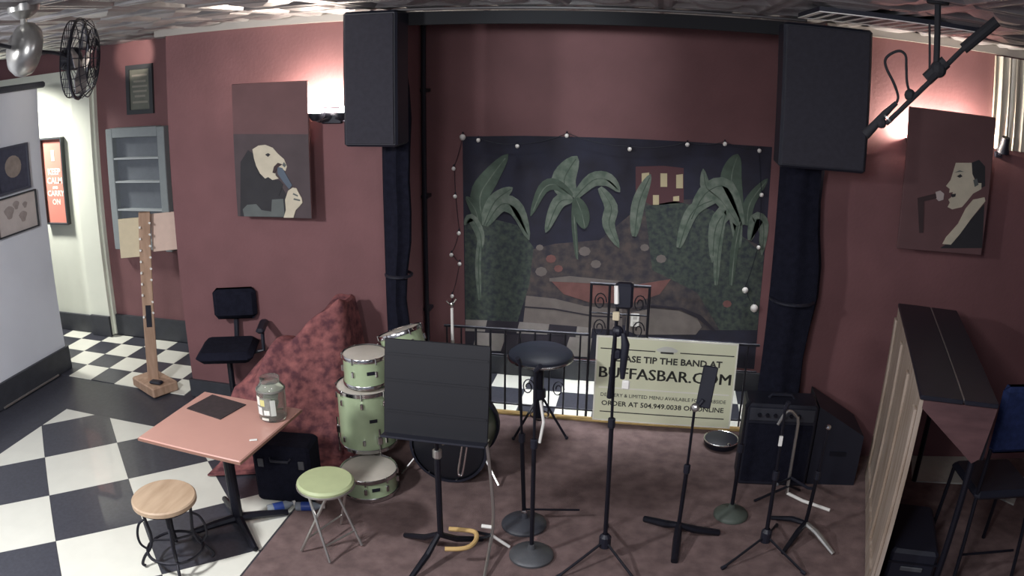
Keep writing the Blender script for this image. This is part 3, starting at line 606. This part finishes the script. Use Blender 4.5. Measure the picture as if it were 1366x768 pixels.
TT = Matrix.Rotation(math.radians(-20), 4, 'Y') @ Matrix.Rotation(math.radians(-7), 4, 'X')
drum('tilted_tom', 'tilted green tom mounted above the bass drum behind the stacked tom', (-1.645, 4.825, .775), .15, .17, TT, lug_n=6)
bd = thing('bass_drum', 'green bass drum with black front head behind the music stand', 'drum', (-1.27, 4.68, .275))
BM = Matrix.Rotation(PI/2, 4, 'X')
MB().lathe([(.24, -.2), (.25, -.19), (.25, .19), (.24, .2)], n=36, M=BM).build('shell', mat('dark_green_wrap', '3f4f3c', .35), bd, True)
MB().lathe([(.001, .205), (.235, .205), (.25, .195)], n=36, M=BM).build('front_head', mat('black_head', '1d1e24', .4), bd, True)
for z in (.19, -.19): MB().lathe([(.25, z-.02), (.268, z-.02), (.268, z+.022), (.25, z+.022)], n=36, M=BM).build('hoop', BLACK, bd, True)
for sx in (-1, 1): MB().tube([(sx*.22, -.1, -.1), (sx*.34, -.2, -.255)], .009, 6).build('spur', CHROME, bd)
MB().tube([(-.12, .1, .2), (-.16, .14, .42), (-.26, .2, .47)], .012, 8).build('tom_mount', CHROME, bd)
for k in range(8):
    a = 2*PI*k/8+.2; MB().box((.262*math.cos(a), -.17, .262*math.sin(a)), (.02, .07, .02), bev=.004).build('claw', CHROME, bd)
cs = thing('cymbal_stand', 'bare pale metal cymbal stand pole behind the music stand', 'stand', (-1.41, 5.16, 0))
MB().tube([(0, 0, .25), (0, 0, .78)], .014, 8).build('lower_tube', DULLCH, cs); MB().tube([(0, 0, .74), (0, 0, 1.02)], .011, 8).build('upper_tube', WHITEP, cs)
MB().sphere((0, 0, 1.05), .02, 10, 7).tube([(-.04, 0, 1.07), (0, 0, 1.04), (.03, 0, 1.09)], .006, 6).build('wing_nut', CHROME, cs)
for k in range(3):
    a = k*2*PI/3+.4; MB().tube([(0, 0, .3), (.22*math.cos(a), .22*math.sin(a), .014)], .008, 6).build('leg', DULLCH, cs)

# ------------------------------------------------------------------ music stand
ms = thing('music_stand', 'black orchestra music stand with a wide solid desk', 'music stand', (-1.10, 3.62, 0))
DM = Matrix.Translation((.02, -.06, .835)) @ Matrix.Rotation(math.radians(-10), 4, 'X')
MB().box((0, 0, .26), (.57, .012, .52), DM, .004).build('desk', mat('desk_black', '101118', .55), ms)
MB().box((0, -.035, .0), (.57, .075, .012), DM, .003).build('lip', BLACK, ms)
for z in (.13, .30, .44): MB().box((0, -.008, z), (.55, .006, .012), DM).build('desk_rib', mat('desk_black', '101118', .55), ms)
MB().tube([(.01, .0, .16), (.01, -.0, .70)], .018, 8).build('outer_tube', BLACKM, ms); MB().tube([(.01, 0, .66), (.01, -.03, .98)], .012, 8).build('inner_tube', BLACKM, ms)
MB().lathe([(.019, .68), (.026, .69), (.026, .73), (.014, .74)], (.01, 0, 0), 12).build('collar', DULLCH, ms)
for a in (-PI/2-.35, PI/6+.3, 5*PI/6):
    MB().tube([(0, 0, .17), (.12*math.cos(a), .12*math.sin(a), .09), (.30*math.cos(a), .30*math.sin(a), .018)], [.018, .02, .016], 8).build('leg', BLACKM, ms)

# ------------------------------------------------------------------ microphone stands
def tripod(t_, R, zj, angs, r=.008, m=BLACKM, feet=True):
    for a in angs:
        l = MB().tube([(0, 0, zj), (R*.5*math.cos(a), R*.5*math.sin(a), zj*.55), (R*math.cos(a), R*math.sin(a), .014)], r, 6).build('leg', m, t_)
        if feet: MB().tube([(R*.93*math.cos(a), R*.93*math.sin(a), .018), (R*1.03*math.cos(a), R*1.03*math.sin(a), .012)], r*1.5, 6).build('rubber_foot', BLACK, l)
def roundbase(t_, R, m=GREYM): MB().lathe([(.001, .004), (R, .004), (R*1.0, .016), (R*.9, .03), (R*.35, .05), (.025, .06), (.02, .09), (.001, .09)], n=28).build('round_base', m, t_, True)
def pole(t_, z0, z1, zc, top=(0, 0)):
    MB().tube([(0, 0, z0), (top[0]*zc/z1, top[1]*zc/z1, zc)], .013, 8).build('outer_tube', BLACKM, t_)
    MB().tube([(top[0]*zc/z1, top[1]*zc/z1, zc-.02), (top[0], top[1], z1)], .008, 8).build('inner_tube', BLACKM, t_)
    MB().lathe([(.014, -.03), (.02, -.025), (.02, .025), (.012, .03)], (top[0]*zc/z1, top[1]*zc/z1, zc), 10).build('clutch', BLACK, t_)
a1 = thing('microphone_stand', 'round-base microphone stand with silver collar beside the wooden guitar cradle', 'microphone stand', (-.58, 3.74, .005))
roundbase(a1, .13); pole(a1, .05, 1.2, .76); MB().lathe([(.014, .73), (.018, .74), (.018, .775), (.01, .78)], n=10).build('silver_collar', CHROME, a1)
MB().tube([(0, 0, 1.19), (.03, -.03, 1.23)], .014, 8).build('clip', BLACK, a1)
MB().tube([(.03, .0, .77), (.05, -.01, .9), (.03, .0, 1.02)], .008, 6).build('cable_hook', WHITEP, a1)
a2 = thing('microphone_stand', 'round-base microphone stand standing between the music stand and drum throne', 'microphone stand', (-.68, 4.06, .005))
roundbase(a2, .14, mat('dark_grey_base', '3f4148', .5)); pole(a2, .05, 1.1, .62, (-.04, 0)); MB().sphere((0, 0, .1), .02, 8, 6).build('silver_bolt', CHROME, a2)
MB().tube([(0, 0, .12), (.33, .10, .09)], .007, 6).build('side_bar', BLACKM, a2); MB().tube([(-.04, 0, 1.09), (-.05, -.02, 1.13)], .014, 8).build('clip', BLACK, a2)
a3 = thing('microphone_stand', 'tallest microphone stand with a folded boom in front of the yellow sign', 'microphone stand', (-.16, 3.79, .005))
tripod(a3, .34, .13, (-2.35, -.85, 1.6)); MB().lathe([(.02, .08), (.035, .09), (.035, .16), (.018, .18)], n=12).build('hub', BLACK, a3); pole(a3, .1, 1.42, .9, (-.02, 0))
MB().sphere((-.01, 0, 1.42), .03, 10, 7).build('boom_joint', BLACK, a3)
MB().tube([(-.02, -.02, 1.42), (-.03, -.03, 1.12), (-.03, -.03, 1.06)], [.01, .012, .016], 8).build('boom_arm', BLACKM, a3)
MB().tube([(-.02, 0, 1.42), (-.015, 0, 1.60)], .009, 8).build('upper_rod', BLACKM, a3)
MB().box((.015, -.01, 1.615), (.09, .06, .13), bev=.012).build('microphone_holder', BLACK, a3)
MB().tube([(-.025, -.035, 1.67), (-.02, -.045, 1.58)], .012, 6).build('pale_label', WHITEP, a3); MB().box((-.02, -.03, 1.51), (.035, .02, .045), bev=.004).build('pale_tag', CREAM, a3)
MB().tube([(.02, -.02, 1.42), (.035, -.025, 1.36), (.03, -.025, 1.24), (.03, -.02, 1.17)], [.012, .022, .018, .012], 10).build('hanging_microphone', BLACK, a3, True)
MB().box((-.01, -.01, 1.30), (.05, .04, .05), bev=.008).build('clamp_block', BLACK, a3)
MB().box((.05, -.03, 1.14), (.04, .02, .05), bev=.006).build('white_tag', WHITEP, a3)
a4 = thing('microphone_stand', 'microphone stand with a flat black panel and silver knob before the yellow sign', 'microphone stand', (.27, 4.06, .005))
for a in (-PI/2-.05, .25, 2.45): MB().tube([(0, 0, .1), (.1*math.cos(a), .1*math.sin(a), .06), (.27*math.cos(a), .27*math.sin(a), .016)], [.02, .026, .022], 8).build('leg', BLACKM, a4)
pole(a4, .08, .88, .5, (.01, 0)); MB().sphere((.012, -.015, .905), .026, 10, 8).build('silver_knob', DULLCH, a4)
MB().box((0, 0, .12), (.085, .02, .24), Matrix.Translation((.055, 0, .90)) @ Matrix.Rotation(math.radians(7), 4, 'Y') @ Matrix.Rotation(math.radians(-15), 4, 'X'), .006).build('panel', BLACK, a4)
MB().tube([(.012, 0, .88), (.055, 0, .95)], .013, 8).build('bracket', BLACK, a4)
a5 = thing('microphone_stand', 'microphone stand on a round grey base in front of the black amplifier', 'microphone stand', (.62, 4.36, .005))
roundbase(a5, .115, mat('greenish_grey_base', '4e564f', .6)); pole(a5, .05, .8, .5); MB().tube([(0, 0, .79), (.02, -.02, .84)], .014, 8).build('clip', BLACK, a5)
a6 = thing('microphone_stand', 'thin-legged tripod microphone stand in front of the chrome guitar stand', 'microphone stand', (.80, 3.95, .005))
tripod(a6, .32, .13, (-2.5, -.75, 1.2)); MB().lathe([(.02, .08), (.034, .09), (.034, .16), (.018, .18)], n=12).build('hub', BLACK, a6); pole(a6, .1, .98, .55, (-.02, 0)); MB().box((-.02, -.015, .78), (.02, .012, .06)).build('white_tag', WHITEP, a6); MB().tube([(-.02, 0, .97), (-.01, -.02, 1.02)], .014, 8).build('clip', BLACK, a6)
a7 = thing('microphone_stand', 'short tripod microphone stand with pale curved leg beside the piano back', 'microphone stand', (1.08, 4.15, .005))
for i, a in enumerate((-.9, -2.2, 2.4)): MB().tube([(0, 0, .1), (.1*math.cos(a), .1*math.sin(a), .085), (.27*math.cos(a), .27*math.sin(a), .016)], [.018, .02, .014], 8).build('leg', DULLCH if i == 0 else BLACKM, a7, True)
pole(a7, .08, .76, .45, (.02, 0)); MB().sphere((.022, 0, .775), .018, 8, 6).build('silver_tip', CHROME, a7)

# ------------------------------------------------------------------ guitar stands
g1 = thing('guitar_stand', 'chrome guitar stand with tan padded cradle beside the music stand', 'guitar stand', (-.82, 3.76, 0))
MB().tube(cat([(0, 0, .1), (.01, 0, .3), (-.02, 0, .68), (-.035, 0, .725), (-.07, 0, .74), (-.15, 0, .735)]), .010, 8).build('post', DULLCH, g1, True)
MB().tube([(-.15, 0, .735), (-.2, -.005, .755), (-.245, -.01, .745)], .008, 8).build('neck_rest', CHROME, g1, True)
MB().prism([(-.04, -.04), (0, -.02), (0, .02), (-.04, .035)], .02, Matrix.Translation((-.235, 0, .735)) @ Matrix.Rotation(PI/2, 4, 'X')).build('rest_pad', CREAM, g1)
MB().tube(cat([(-.16, -.01, .72), (-.185, -.02, .54), (-.175, -.02, .515), (-.16, -.02, .54), (-.135, -.01, .71)]), .006, 6).build('neck_loop', CHROME, g1, True)
MB().tube(cat([(-.25, -.03, .14), (-.13, -.02, .14), (-.085, -.04, .14), (-.07, -.11, .14), (-.09, -.18, .14), (-.14, -.215, .14), (-.22, -.235, .14)]), .014, 8).build('padded_cradle', mat('tan_foam', 'c9a86f', .8), g1, True)
MB().tube([(-.075, -.08, .135), (-.03, -.04, .12), (0, 0, .11)], .008, 6).build('cradle_stem', BLACKM, g1)
MB().tube([(-.06, .0, .17), (0, .0, .17)], .012, 8).build('white_sleeve', WHITEP, g1)
for q, m in (((.10, .03, .02), WHITEP), ((.02, -.30, .016), DULLCH), ((-.2, .16, .016), BLACKM)): MB().tube([(0, 0, .11), q], .010, 8).build('leg', m, g1)
g2 = thing('guitar_stand', 'chrome tube guitar stand in front of the black amplifier', 'guitar stand', (1.03, 4.62, 0))
MB().tube([(0, .02, .03), (-.01, .0, .1), (-.02, -.02, .58), (-.03, -.02, .63)], .011, 8).build('post', DULLCH, g2, True)
MB().tube(cat([(-.03, -.02, .62), (-.08, -.03, .67), (-.12, -.04, .66), (-.16, -.05, .58)]), .010, 8).build('neck_rest', DULLCH, g2, True)
MB().tube([(.0, .02, .03), (.1, -.06, .022), (.28, -.17, .02)], .012, 8).build('foot_bar', WHITEP, g2)
MB().tube([(0, 0, .1), (-.24, -.08, .016)], .009, 8).build('leg', BLACKM, g2); MB().tube([(0, 0, .1), (.10, .09, .016)], .009, 8).build('leg', BLACKM, g2)
MB().tube([(-.12, -.16, .2), (-.1, -.1, .17), (0, -.01, .17), (.1, -.14, .17), (.12, -.2, .2)], .011, 8).build('padded_cradle', BLACK, g2, True)

# ------------------------------------------------------------------ drum throne, drum pad
th = thing('drum_throne', 'round black drum throne with chrome rim in front of the railing', 'stool', (-.79, 5.33, 0))
MB().lathe([(.001, .61), (.21, .61), (.235, .635), (.235, .66), (.21, .68), (.001, .685)], n=32).build('seat', mat('throne_vinyl', '2e323e', .4, noise=.2, scale=8), th, True)
MB().ring((0, 0, .635), .238, .009, 36, 6).build('rim', CHROME, th, True)
MB().tube([(0, 0, .12), (0, 0, .62)], .028, 10).build('post', BLACKM, th); MB().lathe([(.03, .30), (.045, .31), (.045, .37), (.03, .38)], n=12).build('clamp', BLACK, th)
MB().ring((.0, 0, .16), .07, .007, 18, 6).build('brace_ring', CHROME, th)
for k in range(3):
    a = k*2*PI/3-.3; l = MB().tube([(0, 0, .34), (.12*math.cos(a), .12*math.sin(a), .17), (.23*math.cos(a), .23*math.sin(a), .018)], .010, 6).build('leg', BLACKM, th); MB().sphere((.23*math.cos(a), .23*math.sin(a), .02), .015, 8, 6).build('rubber_foot', BLACK, l)
pd = thing('practice_pad', 'small round black practice pad with chrome rim before the sign', 'drum pad', (.60, 5.36, .005))
MB().lathe([(.001, 0), (.12, 0), (.13, .02), (.13, .05), (.11, .06), (.001, .06)], n=28).build('pad', BLACK, pd, True); MB().ring((0, 0, .05), .132, .006, 30, 6).build('rim', CHROME, pd)
MB().sphere((.05, -.12, .06), .016, 8, 6).build('silver_knob', CHROME, pd); MB().sphere((.15, -.06, .04), .022, 8, 6).build('red_knob', mat('dull_red', 'a05a52', .5), pd)

# ------------------------------------------------------------------ black amplifier and wedge beside the piano
am = thing('bass_amplifier', 'black bass amplifier cabinet standing under the wide drape', 'amplifier', (.93, 4.89, .005))
MB().box((0, 0, .31), (.5, .24, .62), bev=.015).build('cabinet', BLACK, am); MB().box((0, -.124, .26), (.45, .01, .44)).build('grille', CLOTHB, am); MB().box((0, -.124, .55), (.45, .012, .09), bev=.003).build('control_panel', mat('panel_grey', '33353d', .5), am)
for k in range(6): MB().lathe([(.001, .018), (.012, .018), (.014, 0)], (0, 0, 0), 10, Matrix.Translation((-.16+k*.055, -.13, .55)) @ Matrix.Rotation(PI/2, 4, 'X')).build('knob', BLACKM, am)
MB().tube([(-.09, 0, .62), (-.07, 0, .645), (.07, 0, .645), (.09, 0, .62)], .01, 6).build('handle', BLACK, am)
wd_ = thing('wedge_monitor', 'black wedge floor monitor between the amplifier and the piano', 'loudspeaker', (1.385, 5.0, .005))
MB().prism([(-.19, 0), (.17, 0), (.17, .39), (.12, .42), (-.19, .60)], .36, Matrix.Translation((0, .18, 0)) @ Matrix.Rotation(PI/2, 4, 'X')).build('cabinet', BLACK, wd_)
MB().prism([(-.17, .57), (.11, .41), (.115, .418), (-.165, .578)], .32, Matrix.Translation((0, .16, .004)) @ Matrix.Rotation(PI/2, 4, 'X')).build('grille', CLOTHB, wd_)
MB().box((.0, -.184, .25), (.12, .008, .03)).build('handle', BLACKM, wd_)

# ------------------------------------------------------------------ piano shell
pa_ = math.atan2(.32, 1.55)
pn = thing('upright_piano_shell', 'upright piano shell with raw wood back and black top lid', 'piano', (1.535, 4.22, 0), -pa_)
PL, PH = 1.56, 1.30                              # local y runs along the piano, local x from its back to its keyboard
MB().box((.012, 0, PH/2), (.024, PL, PH-.01)).build('back_panel', PIANOW, pn)
for k in range(4): MB().box((-.009, -PL/2+.05+k*(PL-.1)/3, PH/2-.03), (.018, .075, PH-.1), bev=.004).build('back_post', PIANOW, pn)
MB().box((-.008, 0, .08), (.016, PL, .12)).build('bottom_rail', PIANOW, pn)
MB().box((.115, 0, PH), (.235, PL+.03, .025), bev=.005).build('top_lid', PIANOB, pn); MB().box((.335, 0, PH), (.19, PL+.03, .025), bev=.005).build('front_lid', PIANOB, pn)
MB().box((.2345, 0, PH+.008), (.006, PL, .012)).build('hinge', DULLCH, pn)
for sy in (-1, 1):
    MB().prism([(.02, PH-.015), (.43, PH-.015), (.40, PH-.30), (.36, PH-.33), (.02, PH-.06)], .025, Matrix.Translation((0, sy*(PL/2-.012)+.0125, 0)) @ Matrix.Rotation(PI/2, 4, 'X')).build('side_cheek', PIANOR, pn)
    MB().tube([(.37, sy*(PL/2-.03), .02), (.37, sy*(PL/2-.03), PH-.3)], .02, 8).build('leg', BLACKM, pn)
MB().box((.42, 0, PH-.17), (.02, PL-.06, .30)).build('music_panel', PIANOB, pn)
MB().tube([(.03, -PL/2+.02, PH-.005), (.4, -PL/2+.0, PH-.005)], .006, 6).build('edge_trim', CHROME, pn)
fm = [fl(u, v, .006) for u, v in ((1216, 600), (1252, 586), (1300, 610), (1366, 638), (1352, 674), (1292, 646), (1216, 642))]; fc0 = sum(fm, Vector())/len(fm)
fmo = MB().prism([(p.x-fc0.x, p.y-fc0.y) for p in fm], .012).build('floor_mat', GREYV); fmo.location = (fc0.x, fc0.y, .004); tag(fmo, 'pale grey mat lying on the floor between the piano and the wall', 'mat')
kc = thing('shade_filler_box', 'low black box added as the dark shade under the piano keyboard', 'case', (1.70, 3.85, .005), -pa_)  # made-up black box, stands in for the shade on the carpet here
MB().box((0, 0, .14), (.3, .55, .28), bev=.02).build('body', BLACK, kc); MB().box((0, -.279, .16), (.14, .012, .03), bev=.004).build('handle', GREYM, kc); MB().box((0, 0, .2), (.308, .558, .012)).build('seam', BLACKM, kc)
bc = thing('blue_chair', 'chair with a blue padded backrest next to the piano end', 'chair', (2.17, 3.88, 0), math.radians(4))
MB().box((0, 0, .60), (.44, .42, .06), bev=.025).build('seat', BLACK, bc)
MB().box((0, -.2, 1.09), (.44, .06, .40), Matrix.Rotation(math.radians(0), 4, 'X'), .028).build('backrest', BLUEC, bc)
for sx in (-1, 1):
    MB().tube([(sx*.2, -.2, 1.1), (sx*.2, -.18, .60), (sx*.22, -.26, .012)], .013, 8).build('rear_leg', BLACKM, bc)
    MB().tube([(sx*.2, .19, .58), (sx*.22, .23, .012)], .013, 8).build('front_leg', BLACKM, bc)
MB().tube([(-.2, -.2, .2), (.2, -.2, .2)], .009, 6).build('stretcher', BLACKM, bc)

# ------------------------------------------------------------------ table, jar, stools
tb = thing('pub_table', 'square salmon-topped pub table on a black pedestal', 'table', (-2.42, 3.565, 0), math.radians(-4))
MB().box((0, 0, .728), (.745, .71, .028), bev=.006).build('tabletop', TABLE, tb); MB().box((0, 0, .728), (.749, .714, .016)).build('edge_band', mat('table_edge', '8f6a5c', .5), tb)
MB().tube([(0, .02, .05), (0, .02, .715)], .035, 12).build('column', BLACKM, tb); MB().box((0, .02, .706), (.3, .3, .012)).build('top_plate', BLACKM, tb)
for a in (45, -40, 140, 225):
    a = math.radians(a); MB().tube([(0, .02, .065), (.15*math.cos(a), .02+.15*math.sin(a), .05), (.33*math.cos(a), .02+.33*math.sin(a), .022)], [.03, .026, .02], 8).build('foot', BLACKM, tb)
pm_ = MB().box((0, 0, .003), (.30, .24, .005)).build('placemat', MATTE); pm_.location = (-2.56, 3.755, .743); pm_.rotation_euler = (0, 0, math.radians(-13)); tag(pm_, 'dark square placemat lying on the salmon table', 'placemat')
sp = MB().box((0, 0, .002), (.045, .02, .003), bev=.001).build('paper_scrap', WHITEP); sp.location = fl(338, 587, .744); sp.rotation_euler = (0, 0, .5); tag(sp, 'tiny white paper scrap on the salmon table', 'paper')
jr = thing('tip_jar', 'glass tip jar with labels and folded bills on the salmon table', 'jar', (-2.135, 3.73, .7435))
GL = mat('jar_glass', 'e3e8e2', .05, trans=.92)
MB().lathe([(.001, .002), (.075, .002), (.085, .015), (.088, .17), (.085, .2), (.058, .235), (.06, .262), (.056, .262), (.054, .236), (.081, .197), (.084, .17), (.081, .018), (.001, .006)], n=32).build('glass', GL, jr, True)
MB().lathe([(.087, .188), (.0905, .19), (.089, .197), (.0855, .2)], n=32).build('band', mat('jar_band', '6a6862', .5), jr, True)
MB().lathe([(.001, .196), (.079, .194), (.079, .19), (.001, .19)], n=28).build('filling_top', mat('jar_paper', 'dcdacb', .7), jr)
def patch(a0, a1, z0_, z1_, m, nm):
    n_ = 6; vs = []
    for r in (.0885, .0895):
        for z in (z0_, z1_):
            for k in range(n_+1): a = a0+(a1-a0)*k/n_; vs.append((r*math.cos(a), r*math.sin(a), z))
    q = n_+1; fs = []
    for k in range(n_): fs += [(2*q+k, 2*q+k+1, 3*q+k+1, 3*q+k), (k+1, k, q+k, q+k+1)]
    MB().add(vs, fs).build(nm, m, jr, True)
patch(-2.4, -1.1, .05, .16, mat('label_grey', '8d8d86', .7, noise=.3, scale=30), 'label')
for a0, a1, z0_, z1_, c in ((-2.35, -2.0, .11, .165, 'f0eee2'), (-1.95, -1.6, .11, .15, 'd6d08a'), (-2.3, -1.85, .05, .10, 'e9e8e4'), (-1.7, -1.3, .055, .085, 'f0efe8'), (-1.95, -1.4, .02, .035, 'd9d8cd'), (-1.2, -.85, .05, .15, 'c6cac2')): patch(a0, a1, z0_, z1_, mat('sticker_'+c, c, .6), 'sticker')
for k in range(9):
    M = Matrix.Translation((random.uniform(-.025, .025), random.uniform(-.025, .025), .05+.016*k)) @ Matrix.Rotation(random.uniform(0, 3), 4, 'Z') @ Matrix.Rotation(random.uniform(-.7, .7), 4, 'X')
    MB().box((0, 0, 0), (.09, .045, .004), M).build('bill', mat('bill_green', '9aa583', .8, noise=.2, scale=40) if k % 2 else mat('bill_pale', 'c2c4ac', .8, noise=.2, scale=40), jr)

ws = thing('wooden_top_stool', 'low stool with round wooden seat and black scrolled iron legs', 'stool', (-2.585, 3.085, 0))
MB().lathe([(.001, .435), (.185, .435), (.198, .445), (.198, .468), (.19, .476), (.001, .478)], n=36).build('seat', STOOLW, ws, True)
MB().ring((0, 0, .43), .17, .009, 30, 6).build('seat_ring', IRON, ws); MB().tube([(0, 0, .16), (0, 0, .43)], .016, 10).build('screw_post', IRON, ws)
for k in range(4):
    a = k*PI/2+.62; c, s_ = math.cos(a), math.sin(a)
    MB().tube(cat([(r*c, r*s_, z) for r, z in ((.15, .43), (.14, .32), (.13, .22), (.15, .14), (.2, .08), (.225, .03), (.21, .012))]), .010, 8).build('leg', IRON, ws, True)
    MB().tube(cat([(r*c, r*s_, z) for r, z in ((.14, .34), (.185, .31), (.21, .24), (.205, .17), (.165, .125))]), .008, 6).build('scroll', IRON, ws, True)
    MB().tube([(.0, 0, .17), (.14*c, .14*s_, .19)], .008, 6).build('spoke', IRON, ws)
MB().ring((0, 0, .115), .175, .010, 32, 6).build('foot_ring', IRON, ws)

gs = thing('green_folding_stool', 'folding stool with pale green round seat and chrome legs', 'stool', (-1.745, 3.545, .004))
MB().lathe([(.001, .445), (.16, .445), (.168, .455), (.168, .470), (.155, .482), (.001, .486)], n=36).build('seat', GSEAT, gs, True); MB().ring((0, 0, .450), .166, .008, 36, 6).build('seat_rim', DULLCH, gs)
feet = [(-.165, -.105), (.045, -.165), (.165, .055), (-.045, .245)]
tops = [(.09, -.10), (-.07, -.12), (.02, .10), (.12, .06)]
tops = {0: (.05, -.09), 3: (.10, .09), 1: (-.09, -.07), 2: (-.02, .10)}
for k in range(4): MB().tube([(feet[k][0], feet[k][1], .012), (tops[k][0], tops[k][1], .44)], .009, 8).build('leg', DULLCH, gs)
def lp_(k, t): return Vector((feet[k][0]+(tops[k][0]-feet[k][0])*t, feet[k][1]+(tops[k][1]-feet[k][1])*t, .012+.428*t))
MB().tube([lp_(0, .22), lp_(3, .22)], .007, 6).build('crossbar', DULLCH, gs); MB().tube([lp_(1, .22), lp_(2, .22)], .007, 6).build('crossbar', DULLCH, gs)

# ------------------------------------------------------------------ office chair, draped shape, black case, bottles
oc = thing('office_chair', 'black armless office chair standing against the red wall', 'chair', (-3.19, 4.96, 0), math.radians(20))
MB().box((0, 0, .61), (.46, .44, .09), bev=.04).build('seat', CLOTHB, oc, True)
MB().box((.05, .22, .92), (.36, .07, .25), Matrix.Identity(4), .035).build('backrest', CLOTHB, oc, True)
MB().tube([(0, .1, .57), (.03, .25, .60), (.05, .27, .95)], .022, 8).build('back_support', BLACK, oc); MB().tube([(0, 0, .12), (0, 0, .57)], .025, 10).build('gas_post', BLACKM, oc)
MB().tube([(.2, .0, .58), (.29, .0, .60), (.29, .02, .76)], .016, 8).build('arm_post', BLACK, oc); MB().box((.29, .04, .78), (.07, .26, .04), bev=.015).build('arm_pad', BLACK, oc)
for k in range(5):
    a = k*2*PI/5+.3; l = MB().tube([(0, 0, .11), (.25*math.cos(a), .25*math.sin(a), .07)], [.022, .015], 8).build('base_arm', BLACK, oc); MB().sphere((.25*math.cos(a), .25*math.sin(a), .035), .03, 10, 7).build('caster', BLACK, l)

# red floral cloth over a tall pile
cl = MB(); NX, NY = 46, 34; rnd = random.Random(4)
CX0, CX1, CY0, CY1 = -2.94, -1.98, 4.22, 4.90
def sm(t): t = min(max(t, 0), 1); return t*t*(3-2*t)
def hgt(x, y):
    u = (x-CX0)/(CX1-CX0); vv = (y-CY0)/(CY1-CY0)
    top = .52+.62*min(1, max(0, (u-.05)/.80))-.06*sm((u-.85)/.15)
    front = sm((vv-.12-.35*max(0, u-.35))/.38)
    side = sm(u/.10)*sm((1-u)/.17)
    fold = .025*math.sin(16*u+3*vv)+.018*math.sin(27*u-6*vv+1)+.02*math.sin(9*vv+5*u)
    return max(.02, top*front*side+fold*(.4+front))
vs = []
for j in range(NY+1):
    for i in range(NX+1):
        x = CX0+(CX1-CX0)*i/NX; y = CY0+(CY1-CY0)*j/NY; vs.append((x+2.5, y-4.75+.42*(i/NX)-.16, hgt(x, y)))
nb = len(vs)
fs = [(j*(NX+1)+i, j*(NX+1)+i+1, (j+1)*(NX+1)+i+1, (j+1)*(NX+1)+i) for j in range(NY) for i in range(NX)]
rim = [i for i in range(NX+1)]+[j*(NX+1)+NX for j in range(1, NY+1)]+[NY*(NX+1)+i for i in range(NX-1, -1, -1)]+[j*(NX+1) for j in range(NY-1, 0, -1)]
for k in rim: vs.append((vs[k][0], vs[k][1], .006))
R_ = len(rim); fs += [(rim[(k+1) % R_], rim[k], nb+k, nb+(k+1) % R_) for k in range(R_)]
cl.add(vs, fs); cob = cl.build('draped_cloth', FLORAL, None, True); cob.location = (-2.5, 4.75, .004); tag(cob, 'dark red floral cloth draped over a tall heap behind the table', 'cloth')
bk = thing('equipment_case', 'black equipment case on the floor between the table and the floor tom', 'case', (-2.26, 4.05, .0), math.radians(8))
MB().box((0, 0, .21), (.40, .24, .42), bev=.02).build('body', CLOTHB, bk); MB().tube([(-.07, -.12, .34), (-.06, -.145, .33), (.06, -.145, .33), (.07, -.12, .34)], .01, 6).build('handle', BLACK, bk)
for sx in (-1, 1): MB().box((sx*.14, -.124, .3), (.04, .01, .06), bev=.003).build('latch', GREYM, bk)
for i, (u, v, a) in enumerate(((374, 675, .75), (412, 675, .3))):
    b = thing('water_bottle', ('small clear water bottle with blue label lying on the tiles by the table foot', 'small clear water bottle with blue label lying on the carpet by the green stool')[i], 'bottle', fl(u, v, .03), a, 'water bottles by the equipment case')
    M = Matrix.Rotation(PI/2, 4, 'Y')
    MB().lathe([(.001, -.09), (.028, -.088), (.03, -.08), (.03, .04), (.014, .075), (.013, .095), (.001, .095)], n=16, M=M).build('body', mat('bottle_plastic', 'c8d2dc', .15, trans=.6), b, True)
    MB().lathe([(.0305, -.05), (.0308, -.05), (.0308, .02), (.0305, .02)], n=16, M=M).build('label', mat('bottle_blue', '2f4a96', .5), b); MB().lathe([(.014, .088), (.016, .09), (.016, .106), (.001, .108)], n=12, M=M).build('cap', WHITEP, b)
